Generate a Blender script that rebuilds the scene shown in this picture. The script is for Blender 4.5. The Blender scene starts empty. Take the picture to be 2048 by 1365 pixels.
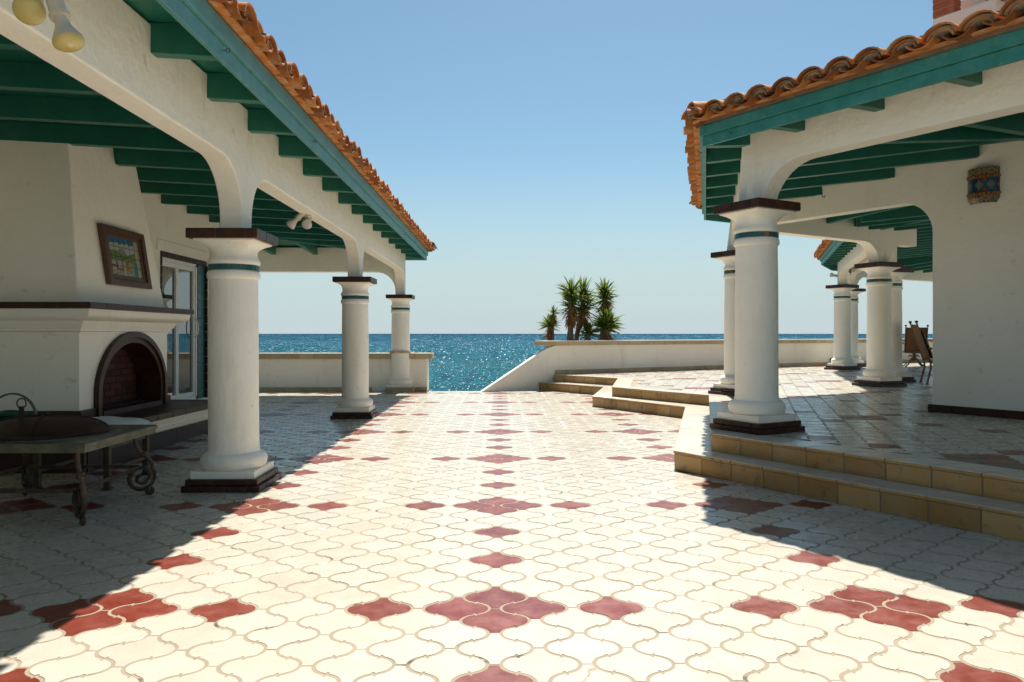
import bpy, bmesh, math, random
import numpy as np
from mathutils import Vector, Matrix
random.seed(7)
R = math.radians
C = bpy.context.scene.collection
sc = bpy.context.scene

# ------------------------------------------------------------------ camera
EYE = 1.35
TH = math.atan(21/1500)                     # the lens looks a touch right of the plaza's axis
cd = bpy.data.cameras.new('camera'); cam = bpy.data.objects.new('camera', cd); C.objects.link(cam)
cd.sensor_width = 36; cd.lens = 1500/2048*36; cd.shift_y = -15/2048
cd.clip_start = 0.05; cd.clip_end = 80000
cam.location = (0, 0, EYE); cam.rotation_euler = (R(90), 0, -TH)
sc.camera = cam
# ------------------------------------------------------------------ world and sun
SUN = Vector((0.11, 0.62, 1.0)).normalized()
w = bpy.data.worlds.new('World'); sc.world = w; w.use_nodes = True
nt = w.node_tree; bgn = nt.nodes['Background']
sky = nt.nodes.new('ShaderNodeTexSky'); sky.sky_type = 'NISHITA'; sky.sun_disc = False
sky.sun_elevation = math.asin(SUN.z); sky.sun_rotation = math.atan2(SUN.x, SUN.y)
sky.altitude = 0; sky.air_density = 1.0; sky.dust_density = 0.6; sky.ozone_density = 1.0
tc_ = nt.nodes.new('ShaderNodeTexCoord'); sp_ = nt.nodes.new('ShaderNodeSeparateXYZ'); nt.links.new(tc_.outputs['Generated'], sp_.inputs[0])
mr_ = nt.nodes.new('ShaderNodeMapRange'); mr_.interpolation_type = 'SMOOTHSTEP'; nt.links.new(sp_.outputs[2], mr_.inputs[0])
mr_.inputs[1].default_value = -.02; mr_.inputs[2].default_value = .26; mr_.inputs[3].default_value = 1; mr_.inputs[4].default_value = 0
tn_ = nt.nodes.new('ShaderNodeMix'); tn_.data_type = 'RGBA'; tn_.blend_type = 'MULTIPLY'; tn_.inputs[0].default_value = 1
nt.links.new(sky.outputs[0], tn_.inputs[6]); tn_.inputs[7].default_value = (.80, 1.0, .99, 1)
hz_ = nt.nodes.new('ShaderNodeMix'); hz_.data_type = 'RGBA'; nt.links.new(mr_.outputs[0], hz_.inputs[0]); nt.links.new(tn_.outputs[2], hz_.inputs[6])
hz_.inputs[7].default_value = (5.3, 6.35, 6.6, 1)            # sea haze whitening the sky near the horizon
nt.links.new(hz_.outputs[2], bgn.inputs[0]); bgn.inputs[1].default_value = 0.060
sd = bpy.data.lights.new('sun', 'SUN'); sun = bpy.data.objects.new('sun', sd); C.objects.link(sun)
sd.energy = 5.0; sd.angle = R(0.53); sd.color = (1.0, 0.965, 0.90)
sun.rotation_euler = SUN.to_track_quat('Z', 'Y').to_euler(); sun.location = (0, 0, 30)
sc.view_settings.view_transform = 'Standard'; sc.view_settings.look = 'None'
sc.view_settings.exposure = 0.82; sc.view_settings.gamma = 1
try:
    sc.cycles.max_bounces = 10; sc.cycles.diffuse_bounces = 6
except Exception: pass

# ------------------------------------------------------------------ materials
def _n(nt, t, **k):
    n = nt.nodes.new(t)
    for a, b in k.items(): setattr(n, a, b)
    return n
def mix(nt, fac, a, b, blend='MIX'):
    m = _n(nt, 'ShaderNodeMix', data_type='RGBA', blend_type=blend)
    for i, v in ((0, fac), (6, a), (7, b)):
        if isinstance(v, (int, float)): m.inputs[i].default_value = v
        elif isinstance(v, tuple): m.inputs[i].default_value = (*v[:3], 1)
        else: nt.links.new(v, m.inputs[i])
    return m.outputs[2]
def ramp(nt, src, p0, p1, c0=(0,0,0), c1=(1,1,1)):
    r = _n(nt, 'ShaderNodeValToRGB'); nt.links.new(src, r.inputs[0])
    r.color_ramp.elements[0].position = p0; r.color_ramp.elements[1].position = p1
    r.color_ramp.elements[0].color = (*c0, 1); r.color_ramp.elements[1].color = (*c1, 1)
    return r.outputs[0]
def noise(nt, scale, detail=4, rough=.55, vec=None, dist=0):
    n = _n(nt, 'ShaderNodeTexNoise'); n.inputs['Scale'].default_value = scale
    n.inputs['Detail'].default_value = detail; n.inputs['Roughness'].default_value = rough
    n.inputs['Distortion'].default_value = dist
    if vec is not None: nt.links.new(vec, n.inputs['Vector'])
    return n.outputs['Fac']
def coords(nt, scale=(1,1,1)):
    g = _n(nt, 'ShaderNodeNewGeometry'); m = _n(nt, 'ShaderNodeMapping')
    m.inputs['Scale'].default_value = scale
    nt.links.new(g.outputs['Position'], m.inputs[0]); return m.outputs[0]
def material(name, col, rough=.6, bump=0, bscale=40, var=None, vscale=2.0, vlo=.4, vhi=.7, fine=None, rnd=None, metal=0, spec=.5, stretch=(1,1,1), bdetail=5, rscale=None, coat=0, pcol=False):
    m = bpy.data.materials.new(name); m.use_nodes = True; nt = m.node_tree
    b = nt.nodes['Principled BSDF']; vec = coords(nt, stretch)
    c = None
    if pcol:
        a = _n(nt, 'ShaderNodeAttribute', attribute_name='pcol'); c = a.outputs['Color']
    base = c if c is not None else tuple(col)
    if var is not None:
        base = mix(nt, ramp(nt, noise(nt, vscale, 6, .6, vec), vlo, vhi), base, var)
    if rnd is not None:                                  # tone of each tile, brick or board
        a = _n(nt, 'ShaderNodeAttribute', attribute_name='rnd')
        base = mix(nt, a.outputs['Fac'], base, rnd, 'MULTIPLY') if len(rnd) == 3 else mix(nt, ramp(nt, a.outputs['Fac'], rnd[3], rnd[4]), base, rnd[:3])
    if fine is not None:
        base = mix(nt, ramp(nt, noise(nt, fine[1], 3, .6, vec), fine[2], fine[3]), base, fine[0])
    if isinstance(base, tuple): b.inputs['Base Color'].default_value = (*base[:3], 1)
    else: nt.links.new(base, b.inputs['Base Color'])
    b.inputs['Roughness'].default_value = rough; b.inputs['Metallic'].default_value = metal
    b.inputs['Specular IOR Level'].default_value = spec
    b.inputs['Coat Weight'].default_value = coat; b.inputs['Coat Roughness'].default_value = .12
    if rscale:
        mr = _n(nt, 'ShaderNodeMapRange'); nt.links.new(noise(nt, rscale[0], 4, .6, vec), mr.inputs[0])
        mr.inputs[1].default_value = .3; mr.inputs[2].default_value = .7
        mr.inputs[3].default_value = rscale[1]; mr.inputs[4].default_value = rscale[2]
        nt.links.new(mr.outputs[0], b.inputs['Roughness'])
    if bump:
        bp = _n(nt, 'ShaderNodeBump'); bp.inputs['Strength'].default_value = 1; bp.inputs['Distance'].default_value = bump
        nt.links.new(noise(nt, bscale, bdetail, .6, vec), bp.inputs['Height']); nt.links.new(bp.outputs[0], b.inputs['Normal'])
    return m
def crack(m, scale, width, col, lo, hi, zs=1, mscale=.5):
    nt = m.node_tree; b = nt.nodes['Principled BSDF']; lk = b.inputs['Base Color'].links; src = lk[0].from_socket if lk else tuple(b.inputs['Base Color'].default_value)[:3]
    vec = coords(nt, (1,1,zs)); dn = _n(nt, 'ShaderNodeTexNoise'); dn.inputs['Scale'].default_value = 5; dn.inputs['Detail'].default_value = 5; nt.links.new(vec, dn.inputs['Vector'])
    mx = _n(nt, 'ShaderNodeVectorMath', operation='MULTIPLY_ADD'); nt.links.new(dn.outputs['Color'], mx.inputs[0]); mx.inputs[1].default_value = (.28,.28,.28); nt.links.new(vec, mx.inputs[2])
    v = _n(nt, 'ShaderNodeTexVoronoi', feature='DISTANCE_TO_EDGE'); v.inputs['Scale'].default_value = scale; nt.links.new(mx.outputs[0], v.inputs['Vector'])
    ln = ramp(nt, v.outputs['Distance'], 0, width, (1,1,1), (0,0,0)); mk = ramp(nt, noise(nt, mscale, 3, .6, coords(nt)), lo, hi)
    t = _n(nt, 'ShaderNodeMath', operation='MULTIPLY'); nt.links.new(ln, t.inputs[0]); nt.links.new(mk, t.inputs[1])
    nt.links.new(mix(nt, t.outputs[0], src, col), b.inputs['Base Color'])
def streak(m, col, lo, hi, scale=3.5, zs=.12):
    nt = m.node_tree; b = nt.nodes['Principled BSDF']; src = b.inputs['Base Color'].links[0].from_socket
    nt.links.new(mix(nt, ramp(nt, noise(nt, scale, 5, .65, coords(nt, (1,1,zs))), lo, hi), src, col), b.inputs['Base Color'])
M = {}
M['stucco'] = material('stucco', (.94,.885,.765), .85, .012, 9, (.89,.825,.69), 1.3, .35, .75, fine=((.60,.53,.42), 7, .66, .85), spec=.25, bdetail=8)
M['stucco_column'] = material('stucco_column', (.95,.90,.79), .8, .015, 7, (.89,.83,.71), 2.2, .4, .8, fine=((.52,.45,.35), 9, .68, .86), spec=.3, bdetail=7)
streak(M['stucco'], (.76,.68,.52), .58, .85); crack(M['stucco'], .9, .0025, (.55,.47,.34), .60, .66)
streak(M['stucco_column'], (.76,.68,.53), .58, .86, 5)
M['tile_cream'] = material('glazed_cream_tile', (.52,.47,.385), .24, .0012, 14, (.495,.44,.35), 5, .45, .75, rnd=(.91,.92,.90), fine=((.38,.26,.15), 26, .70, .80), rscale=(6,.18,.36))
crack(M['tile_cream'], 1.1, .006, (.30,.20,.10), .56, .60)
M['tile_red'] = material('red_tile', (.175,.024,.009), .42, .0012, 18, (.22,.034,.018), 7, .4, .75, rnd=(.80,.74,.74), fine=((.38,.17,.12), 12, .72, .88), rscale=(7,.26,.46))
M['grout'] = material('grout', (.27,.215,.145), .85, .002, 60, (.33,.25,.16), 3, .4, .7, fine=((.08,.055,.035), 5, .60, .68))
M['step_grout'] = material('dirty_step_grout', (.22,.165,.095), .9, .003, 40)
M['step_tan'] = material('tan_riser_tile', (.47,.27,.08), .5, .003, 30, (.50,.35,.17), 3.5, .35, .7, rnd=(.70,.62,.52), fine=((.18,.10,.04), 9, .58, .74))
M['step_top'] = material('cream_tread_tile', (.52,.465,.37), .28, .0015, 14, (.72,.62,.46), 4, .4, .75, rnd=(.88,.86,.82), fine=((.45,.32,.18), 22, .72, .82))
M['coping'] = material('tan_coping_tile', (.58,.46,.27), .6, .003, 30, (.48,.36,.19), 4, .35, .7, rnd=(.82,.80,.78))
M['coping_top'] = material('pale_coping_top', (.80,.75,.66), .7, .002, 20, (.7,.64,.54), 3, .4, .7)
M['brick_brown'] = material('glazed_brown_brick', (.045,.014,.006), .42, .003, 30, (.085,.030,.012), 8, .4, .75, rnd=(.6,.55,.5), fine=((.16,.10,.06), 24, .74, .84), spec=.35)
M['mortar_brown'] = material('brown_mortar', (.16,.11,.075), .85, .003, 60)
M['teal_tile'] = material('teal_glazed_tile', (.010,.11,.115), .35, .001, 20, (.012,.12,.12), 12, .4, .7, rnd=(.30,.11,.04,.90,.93), spec=.35)
M['teal_paint'] = material('green_paint', (.010,.115,.078), .42, .0018, 9, (.016,.150,.104), 3, .35, .7, spec=.4, stretch=(1,1,1))
M['teal_sunlit'] = material('sunlit_green_fascia_paint', (.075,.235,.225), .5, .003, 28, (.11,.30,.30), 6, .4, .75, fine=((.26,.34,.30), 40, .64, .80), spec=.4)  # fascia green with grazing sunlight put into its colour, plus worn flecks
M['teal_fascia'] = material('green_fascia_paint', (.022,.185,.155), .5, .003, 28, (.05,.25,.22), 6, .4, .75, fine=((.20,.30,.26), 45, .68, .82), spec=.4)
streak(M['teal_fascia'], (.11,.24,.20), .56, .74, 22, 1); streak(M['teal_paint'], (.028,.125,.085), .56, .75, 10, 1)
M['terracotta'] = material('terracotta', (.57,.19,.036), .8, .006, 30, (.60,.34,.17), 8, .45, .65, rnd=(.46,.38,.34), fine=((.16,.08,.045), 14, .58, .72), spec=.25)
M['bedding'] = material('tile_bedding', (.24,.15,.085), .95, .008, 30, (.16,.10,.06), 8, .4, .7)
M['roof_mortar'] = material('roof_mortar', (.50,.43,.32), .95, .01, 30, (.30,.24,.17), 8, .4, .7)
M['white_paint'] = material('white_paint', (.80,.79,.75), .35)
M['glass'] = material('door_glass', (.010,.016,.016), .015, spec=1.0); M['glass'].node_tree.nodes['Principled BSDF'].inputs['IOR'].default_value = 2.1
M['firebrick'] = material('firebrick', (.10,.026,.012), .9, .004, 30, (.10,.03,.016), 4, .35, .65, rnd=(.5,.5,.5))
M['soot'] = material('soot', (.018,.015,.013), .95, .004, 25)
M['red_brick'] = material('red_brick', (.40,.105,.045), .8, .003, 30, (.50,.17,.08), 7, .4, .7, rnd=(.75,.7,.7))
M['grey_mortar'] = material('grey_mortar', (.30,.26,.20), .95, .004, 40)
M['iron'] = material('wrought_iron', (.050,.034,.020), .5, .002, 50, (.17,.078,.026), 12, .48, .75, metal=.1)
M['table_top'] = material('weathered_table_top', (.052,.068,.052), .32, .002, 20, (.10,.12,.09), 6, .4, .7, fine=((.30,.30,.26), 9, .70, .76), metal=.15)
M['table_edge'] = material('brushed_table_edge', (.20,.185,.12), .45, .001, 20, (.10,.09,.055), 8, .4, .7, metal=.2)
M['rust'] = material('rust', (.028,.008,.005), .6, .003, 30, (.05,.016,.008), 9, .4, .7, fine=((.26,.18,.11), 14, .72, .78), metal=.2)
M['cushion'] = material('cream_cushion', (.55,.57,.52), .85, .002, 25)
M['basket'] = material('green_basket', (.02,.09,.06), .7, .004, 60)
M['hoop'] = material('hoop_metal', (.10,.10,.065), .5)
M['bulb_shell'] = material('bulb_shell', (.60,.56,.46), .35, fine=((.24,.12,.04), 34, .70, .74), bump=.0005, bscale=40)
M['bulb_face'] = material('yellow_bulb_lens', (.50,.39,.12), .25, .0006, 120, (.58,.46,.18), 8)
M['fixture'] = material('fixture_metal', (.62,.55,.42), .5, .001, 50, (.33,.19,.07), 16, .62, .7)
M['sling'] = material('brown_sling_fabric', (.20,.085,.03), .8, .001, 150)
M['chair_metal'] = material('chair_metal', (.17,.11,.06), .45, metal=.3)
M['pad'] = material('olive_pad', (.11,.10,.065), .9, .003, 30)
M['black'] = material('black_plastic', (.012,.012,.012), .5)
M['wood_frame'] = material('brown_frame', (.085,.038,.018), .5, .002, 30, (.12,.055,.028), 6)
M['mural'] = material('painted_tiles', (1,1,1), .25, pcol=True, coat=.3)
M['talavera'] = material('painted_ceramic', (1,1,1), .3, pcol=True, coat=.15)
M['leaf'] = material('yucca_leaf', (.060,.095,.018), .55, var=(.13,.15,.030), vscale=8, rnd=(.5,.6,.4), spec=.15)
_lm = M['leaf'].node_tree; _pb = _lm.nodes['Principled BSDF']; _tl = _lm.nodes.new('ShaderNodeBsdfTranslucent'); _tl.inputs[0].default_value = (.30,.42,.05,1)
_mx = _lm.nodes.new('ShaderNodeMixShader'); _mx.inputs[0].default_value = .22; _lm.links.new(_pb.outputs[0], _mx.inputs[1]); _lm.links.new(_tl.outputs[0], _mx.inputs[2])
_lm.links.new(_mx.outputs[0], _lm.nodes['Material Output'].inputs[0])
M['dead_leaf'] = material('dead_yucca_leaf', (.42,.20,.055), .8, var=(.22,.10,.035), vscale=8, rnd=(.5,.5,.45))
M['trunk'] = material('yucca_trunk', (.20,.145,.095), .95, .02, 18, (.11,.075,.045), 9)
M['cliff'] = material('cliff', (.30,.23,.15), .95, .2, 1.5, (.16,.15,.07), .5)
M['metal_dark'] = material('dark_hook_metal', (.05,.035,.03), .6)
M['plaster_core'] = material('concrete', (.40,.35,.27), .9, .004, 20)

# sea
m = bpy.data.materials.new('sea_water'); m.use_nodes = True; nt = m.node_tree; b = nt.nodes['Principled BSDF']
g = _n(nt, 'ShaderNodeNewGeometry'); sep = _n(nt, 'ShaderNodeSeparateXYZ'); nt.links.new(g.outputs['Position'], sep.inputs[0])
mr = _n(nt, 'ShaderNodeMapRange'); nt.links.new(sep.outputs[1], mr.inputs[0]); mr.inputs[1].default_value = 120; mr.inputs[2].default_value = 1100
mr.interpolation_type = 'SMOOTHSTEP'
colr = mix(nt, mr.outputs[0], (.0004,.058,.070), (.0012,.050,.092))
def band(y0, y1, y2, y3):
    o = []
    for p, q, a_, b__ in ((y0, y1, 0, 1), (y2, y3, 1, 0)):
        k = _n(nt, 'ShaderNodeMapRange'); nt.links.new(sep.outputs[1], k.inputs[0])
        for i_, v_ in enumerate((p, q, a_, b__)): k.inputs[i_+1].default_value = v_
        o.append(k.outputs[0])
    t_ = _n(nt, 'ShaderNodeMath', operation='MULTIPLY'); nt.links.new(o[0], t_.inputs[0]); nt.links.new(o[1], t_.inputs[1]); return t_.outputs[0]
def lay(colr, sc_, ex, lo, hi, bd, col, dt=5):
    f = ramp(nt, noise(nt, sc_, dt, .65, coords(nt, (1, ex, 1)), dist=.6), lo, hi)
    t_ = _n(nt, 'ShaderNodeMath', operation='MULTIPLY'); nt.links.new(f, t_.inputs[0]); nt.links.new(bd, t_.inputs[1])
    return mix(nt, t_.outputs[0], colr, col)
near, midb, farb, vfar = band(0, 1, 260, 420), band(240, 400, 900, 1500), band(800, 1400, 4000, 7000), band(3500, 6500, 50000, 60000)
for sc_, ex, bd in ((.28, .45, near), (.18, .12, midb), (.09, .03, farb), (.03, .008, vfar)):
    colr = lay(colr, sc_, ex, .42, .62, bd, (.0002,.016,.030))
for sc_, ex, bd in ((1.9, .22, near), (1.05, .045, midb), (.45, .008, farb), (.13, .002, vfar)):      # sun glints painted into the water colour as white specks
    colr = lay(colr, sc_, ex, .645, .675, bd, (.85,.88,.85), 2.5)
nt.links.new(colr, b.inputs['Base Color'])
b.inputs['Roughness'].default_value = .15; b.inputs['IOR'].default_value = 1.33; 
def addn(*xs):
    o = xs[0]
    for x in xs[1:]:
        a = _n(nt, 'ShaderNodeMath', operation='ADD'); nt.links.new(o, a.inputs[0]); nt.links.new(x, a.inputs[1]); o = a.outputs[0]
    return o
def mul(x, k):
    a = _n(nt, 'ShaderNodeMath', operation='MULTIPLY'); nt.links.new(x, a.inputs[0]); a.inputs[1].default_value = k; return a.outputs[0]
h = addn(mul(noise(nt, .10, 3, .5, coords(nt, (.45,1,1))), 3.2), mul(noise(nt, .45, 4, .6, coords(nt, (.5,1,1))), 1.5), mul(noise(nt, 1.9, 4, .65, coords(nt, (.6,1,1))), .50))
bp = _n(nt, 'ShaderNodeBump'); bp.inputs['Strength'].default_value = 1; bp.inputs['Distance'].default_value = 1.0
nt.links.new(h, bp.inputs['Height']); df_ = _n(nt, 'ShaderNodeBsdfDiffuse'); gl_ = _n(nt, 'ShaderNodeBsdfGlossy'); gl_.inputs['Roughness'].default_value = .22; gl_.inputs[0].default_value = (.35,.8,1,1)
nt.links.new(colr, df_.inputs[0]); nt.links.new(bp.outputs[0], gl_.inputs['Normal']); ms_ = _n(nt, 'ShaderNodeMixShader'); ms_.inputs[0].default_value = .045
nt.links.new(df_.outputs[0], ms_.inputs[1]); nt.links.new(gl_.outputs[0], ms_.inputs[2]); nt.links.new(ms_.outputs[0], nt.nodes['Material Output'].inputs[0])
M['sea'] = m

# ------------------------------------------------------------------ mesh helpers
def wloc(o):
    v = Vector((0,0,0))
    while o is not None: v = v + o.location; o = o.parent
    return v
class MB:
    """collects geometry in world coordinates; build() links it as ONE mesh object"""
    def __init__(s): s.v = []; s.f = []; s.m = []; s.r = []; s.c = []; s.mats = []; s.cur = 0; s.cr = 0; s.cc = (1,1,1)
    def mat(s, k):
        if k not in s.mats: s.mats.append(k)
        s.cur = s.mats.index(k); return s
    def rnd(s, a=0, b=1): s.cr = random.uniform(a, b); return s
    def add(s, vs, fs):
        n = len(s.v); s.v += [tuple(x) for x in vs]
        for f in fs: s.f.append(tuple(i+n for i in f)); s.m.append(s.cur); s.r.append(s.cr); s.c.append(s.cc)
        return s
    def hexa(s, p):                                     # 8 corners: bottom 4, top 4
        return s.add(p, [(0,3,2,1),(4,5,6,7),(0,1,5,4),(1,2,6,5),(2,3,7,6),(3,0,4,7)])
    def box(s, x0,x1,y0,y1,z0,z1):
        return s.hexa([(x0,y0,z0),(x1,y0,z0),(x1,y1,z0),(x0,y1,z0),(x0,y0,z1),(x1,y0,z1),(x1,y1,z1),(x0,y1,z1)])
    def obox(s, c, d, l, wd, z0, z1):                   # box centred at c (plan), along unit d, length l, width wd
        d = Vector(d[:2]); n = Vector((-d.y, d.x)); c = Vector(c[:2]); p = []
        for z in (z0, z1):
            for a, b_ in ((-1,-1),(1,-1),(1,1),(-1,1)):
                q = c + d*(a*l/2) + n*(b_*wd/2); p.append((q.x, q.y, z))
        return s.hexa(p)
    def beam(s, a, b_, wd, h):                          # rafter: a, b are the bottom centre line
        a = Vector(a); b_ = Vector(b_); d = Vector((b_.x-a.x, b_.y-a.y)).normalized(); n = Vector((-d.y, d.x, 0))*wd/2; u = Vector((0,0,h))
        return s.hexa([a+n, b_+n, b_-n, a-n, a+n+u, b_+n+u, b_-n+u, a-n+u])
    def prism(s, poly, o, d, y0, y1):                   # poly in (along, z), extruded across from y0 to y1 (left of d)
        d = Vector(d[:2]); n = Vector((-d.y, d.x)); o = Vector(o[:2]); k = len(poly); vs = []
        for y in (y0, y1):
            for a, z in poly:
                q = o + d*a + n*y; vs.append((q.x, q.y, z))
        fs = [tuple(range(k)), tuple(range(2*k-1, k-1, -1))] + [(i, (i+1) % k, k+(i+1) % k, k+i) for i in range(k)]
        return s.add(vs, fs)
    def slab(s, poly, z0, z1):
        k = len(poly); vs = [(x, y, z0) for x, y in poly] + [(x, y, z1) for x, y in poly]
        return s.add(vs, [tuple(range(k-1,-1,-1)), tuple(range(k, 2*k))] + [(i, (i+1) % k, k+(i+1) % k, k+i) for i in range(k)])
    def lathe(s, prof, c=(0,0,0), n=32, axis=None, cap=True):
        vs = []; fs = []; mt = Matrix.Translation(Vector(c))
        if axis is not None: mt = mt @ Vector(axis).to_track_quat('Z', 'Y').to_matrix().to_4x4()
        for r_, z in prof:
            for i in range(n):
                t = 2*math.pi*i/n; vs.append(mt @ Vector((r_*math.cos(t), r_*math.sin(t), z)))
        for j in range(len(prof)-1):
            for i in range(n): a = j*n+i; b_ = j*n+(i+1) % n; fs.append((a, b_, b_+n, a+n))
        if cap: fs.append(tuple(range(n-1,-1,-1))); fs.append(tuple(range((len(prof)-1)*n, len(prof)*n)))
        return s.add(vs, fs)
    def tube(s, pts, r_, n=8, flat=1.0):
        pts = [Vector(p) for p in pts]; rs = r_ if isinstance(r_, (list, tuple)) else [r_]*len(pts); vs = []; fs = []
        t0 = (pts[1]-pts[0]).normalized(); up = Vector((0,0,1)) if abs(t0.z) < .9 else Vector((1,0,0)); nn = t0.cross(up).normalized()
        for i, p in enumerate(pts):
            t = (pts[min(i+1, len(pts)-1)] - pts[max(i-1, 0)]).normalized()
            nn = (nn - t*nn.dot(t)).normalized(); bb = t.cross(nn)
            for k in range(n):
                a = 2*math.pi*k/n + math.pi/n; vs.append(p + (nn*math.cos(a) + bb*math.sin(a)*flat)*rs[i])
        for i in range(len(pts)-1):
            for k in range(n): a = i*n+k; b_ = i*n+(k+1) % n; fs.append((a, b_, b_+n, a+n))
        fs.append(tuple(range(n-1,-1,-1))); fs.append(tuple(range((len(pts)-1)*n, len(pts)*n)))
        return s.add(vs, fs)
    def build(s, name, mat, parent=None, smooth=None, bevel=0, recalc=True, local=False, seg=2):
        me = bpy.data.meshes.new(name)
        off = wloc(parent) if (parent is not None and not local) else Vector((0,0,0))
        me.from_pydata([(x-off.x, y-off.y, z-off.z) for x, y, z in s.v], [], s.f)
        if not s.mats: me.materials.append(M[mat])
        else:
            for k in s.mats: me.materials.append(M[k])
            me.polygons.foreach_set('material_index', s.m)
        at = me.attributes.new('rnd', 'FLOAT', 'FACE'); at.data.foreach_set('value', s.r)
        if any(c != (1,1,1) for c in s.c):
            at = me.attributes.new('pcol', 'FLOAT_COLOR', 'FACE')
            at.data.foreach_set('color', [x for c in s.c for x in (*c, 1)])
        if recalc:
            bm = bmesh.new(); bm.from_mesh(me); bmesh.ops.recalc_face_normals(bm, faces=bm.faces); bm.to_mesh(me); bm.free()
        if smooth: me.shade_smooth(); me.set_sharp_from_angle(angle=R(smooth))
        o = bpy.data.objects.new(name, me); C.objects.link(o)
        if parent is not None: o.parent = parent
        if bevel:
            b_ = o.modifiers.new('soft_edge', 'BEVEL'); b_.width = bevel; b_.segments = seg; b_.limit_method = 'ANGLE'; b_.angle_limit = R(40)
        return o
def tag(o, label=None, cat=None, group=None, kind=None):
    if label: o['label'] = label
    if cat: o['category'] = cat
    if group: o['group'] = group
    if kind: o['kind'] = kind
    return o
def thing(name, loc, label, cat, group=None, rz=0):
    o = bpy.data.objects.new(name, None); o.empty_display_size = .1; C.objects.link(o); o.location = loc; o.rotation_euler = (0,0,rz)
    return tag(o, label, cat, group)
def copy_tree(o, parent=None):
    c = o.copy(); C.objects.link(c)
    if parent is not None: c.parent = parent
    for ch in [x for x in bpy.data.objects if x.parent == o]: copy_tree(ch, c)
    return c
def W(x, d):                                           # plan frame of the right-hand terrace -> world
    return Vector((x*math.cos(TH) + d*math.sin(TH), -x*math.sin(TH) + d*math.cos(TH)))
def offset_path(path, off, closed=False):              # mitred; positive = right of travel
    P = [Vector(p[:2]) for p in path]; out = []
    for i, p in enumerate(P):
        d0 = (P[i]-P[i-1]).normalized() if i > 0 else None
        d1 = (P[i+1]-P[i]).normalized() if i < len(P)-1 else None
        if d0 is None: d0 = d1
        if d1 is None: d1 = d0
        n0 = Vector((d0.y, -d0.x)); n1 = Vector((d1.y, -d1.x)); m_ = (n0+n1).normalized()
        out.append(p + m_*off/max(.3, m_.dot(n0)))
    return out
def sweep(mb, path, prof, closed_prof=True):           # prof: (outward offset, z)
    rows = [offset_path(path, o) for o, z in prof]; k = len(prof); n = len(path); vs = []; fs = []
    for i in range(n):
        for j in range(k): q = rows[j][i]; vs.append((q.x, q.y, prof[j][1]))
    for i in range(n-1):
        for j in range(k if closed_prof else k-1):
            a = i*k+j; b_ = i*k+(j+1) % k; fs.append((a, b_, b_+k, a+k))
    if closed_prof: fs.append(tuple(range(k))); fs.append(tuple(range((n-1)*k, n*k)))
    mb.add(vs, fs)

# ------------------------------------------------------------------ arabesque paving
TW, TL = .3806, .3152                                   # width and depth of one lantern tile
def lantern_outline(g=.0078):
    a = .074*TW; PH = R(72); A = (TW/4-a)/(1-math.cos(PH)); B = TL/4/math.sin(PH); c = []
    n = 8
    for i in range(n+1):                                # lobe: from the side tip to the middle of the S
        t = PH*i/n; c.append((TW/2-a-A*(1-math.cos(t)), B*math.sin(t)))
    for i in range(n-1, -1, -1): x, y = c[i]; c.append((TW/2-x, TL/2-y))
    q = []
    for i, (x, y) in enumerate(c):
        x0, y0 = c[max(i-1, 0)]; x1, y1 = c[min(i+1, len(c)-1)]
        if i == 0: nx, ny = 1, 0
        else: L = math.hypot(x1-x0, y1-y0); nx, ny = (y1-y0)/L, -(x1-x0)/L
        gg = g
        if i == n: q.append((x-nx*g+.007, y-ny*g+.001)); q.append((x-nx*(g+.010)+.007, y-ny*(g+.010))); q.append((x-nx*(g+.010)-.006, y-ny*(g+.010))); q.append((x-nx*g-.006, y-ny*g)); continue
        q.append((x-nx*gg, y-ny*gg))
    q = [(x, min(y, TL/2-.0048)) for x, y in q]
    full = q + [(-x, y_) for x, y_ in reversed(q)] + [(-x, -y_) for x, y_ in q[1:]] + [(x, -y_) for x, y_ in reversed(q[1:])]
    return np.array(full)
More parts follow.
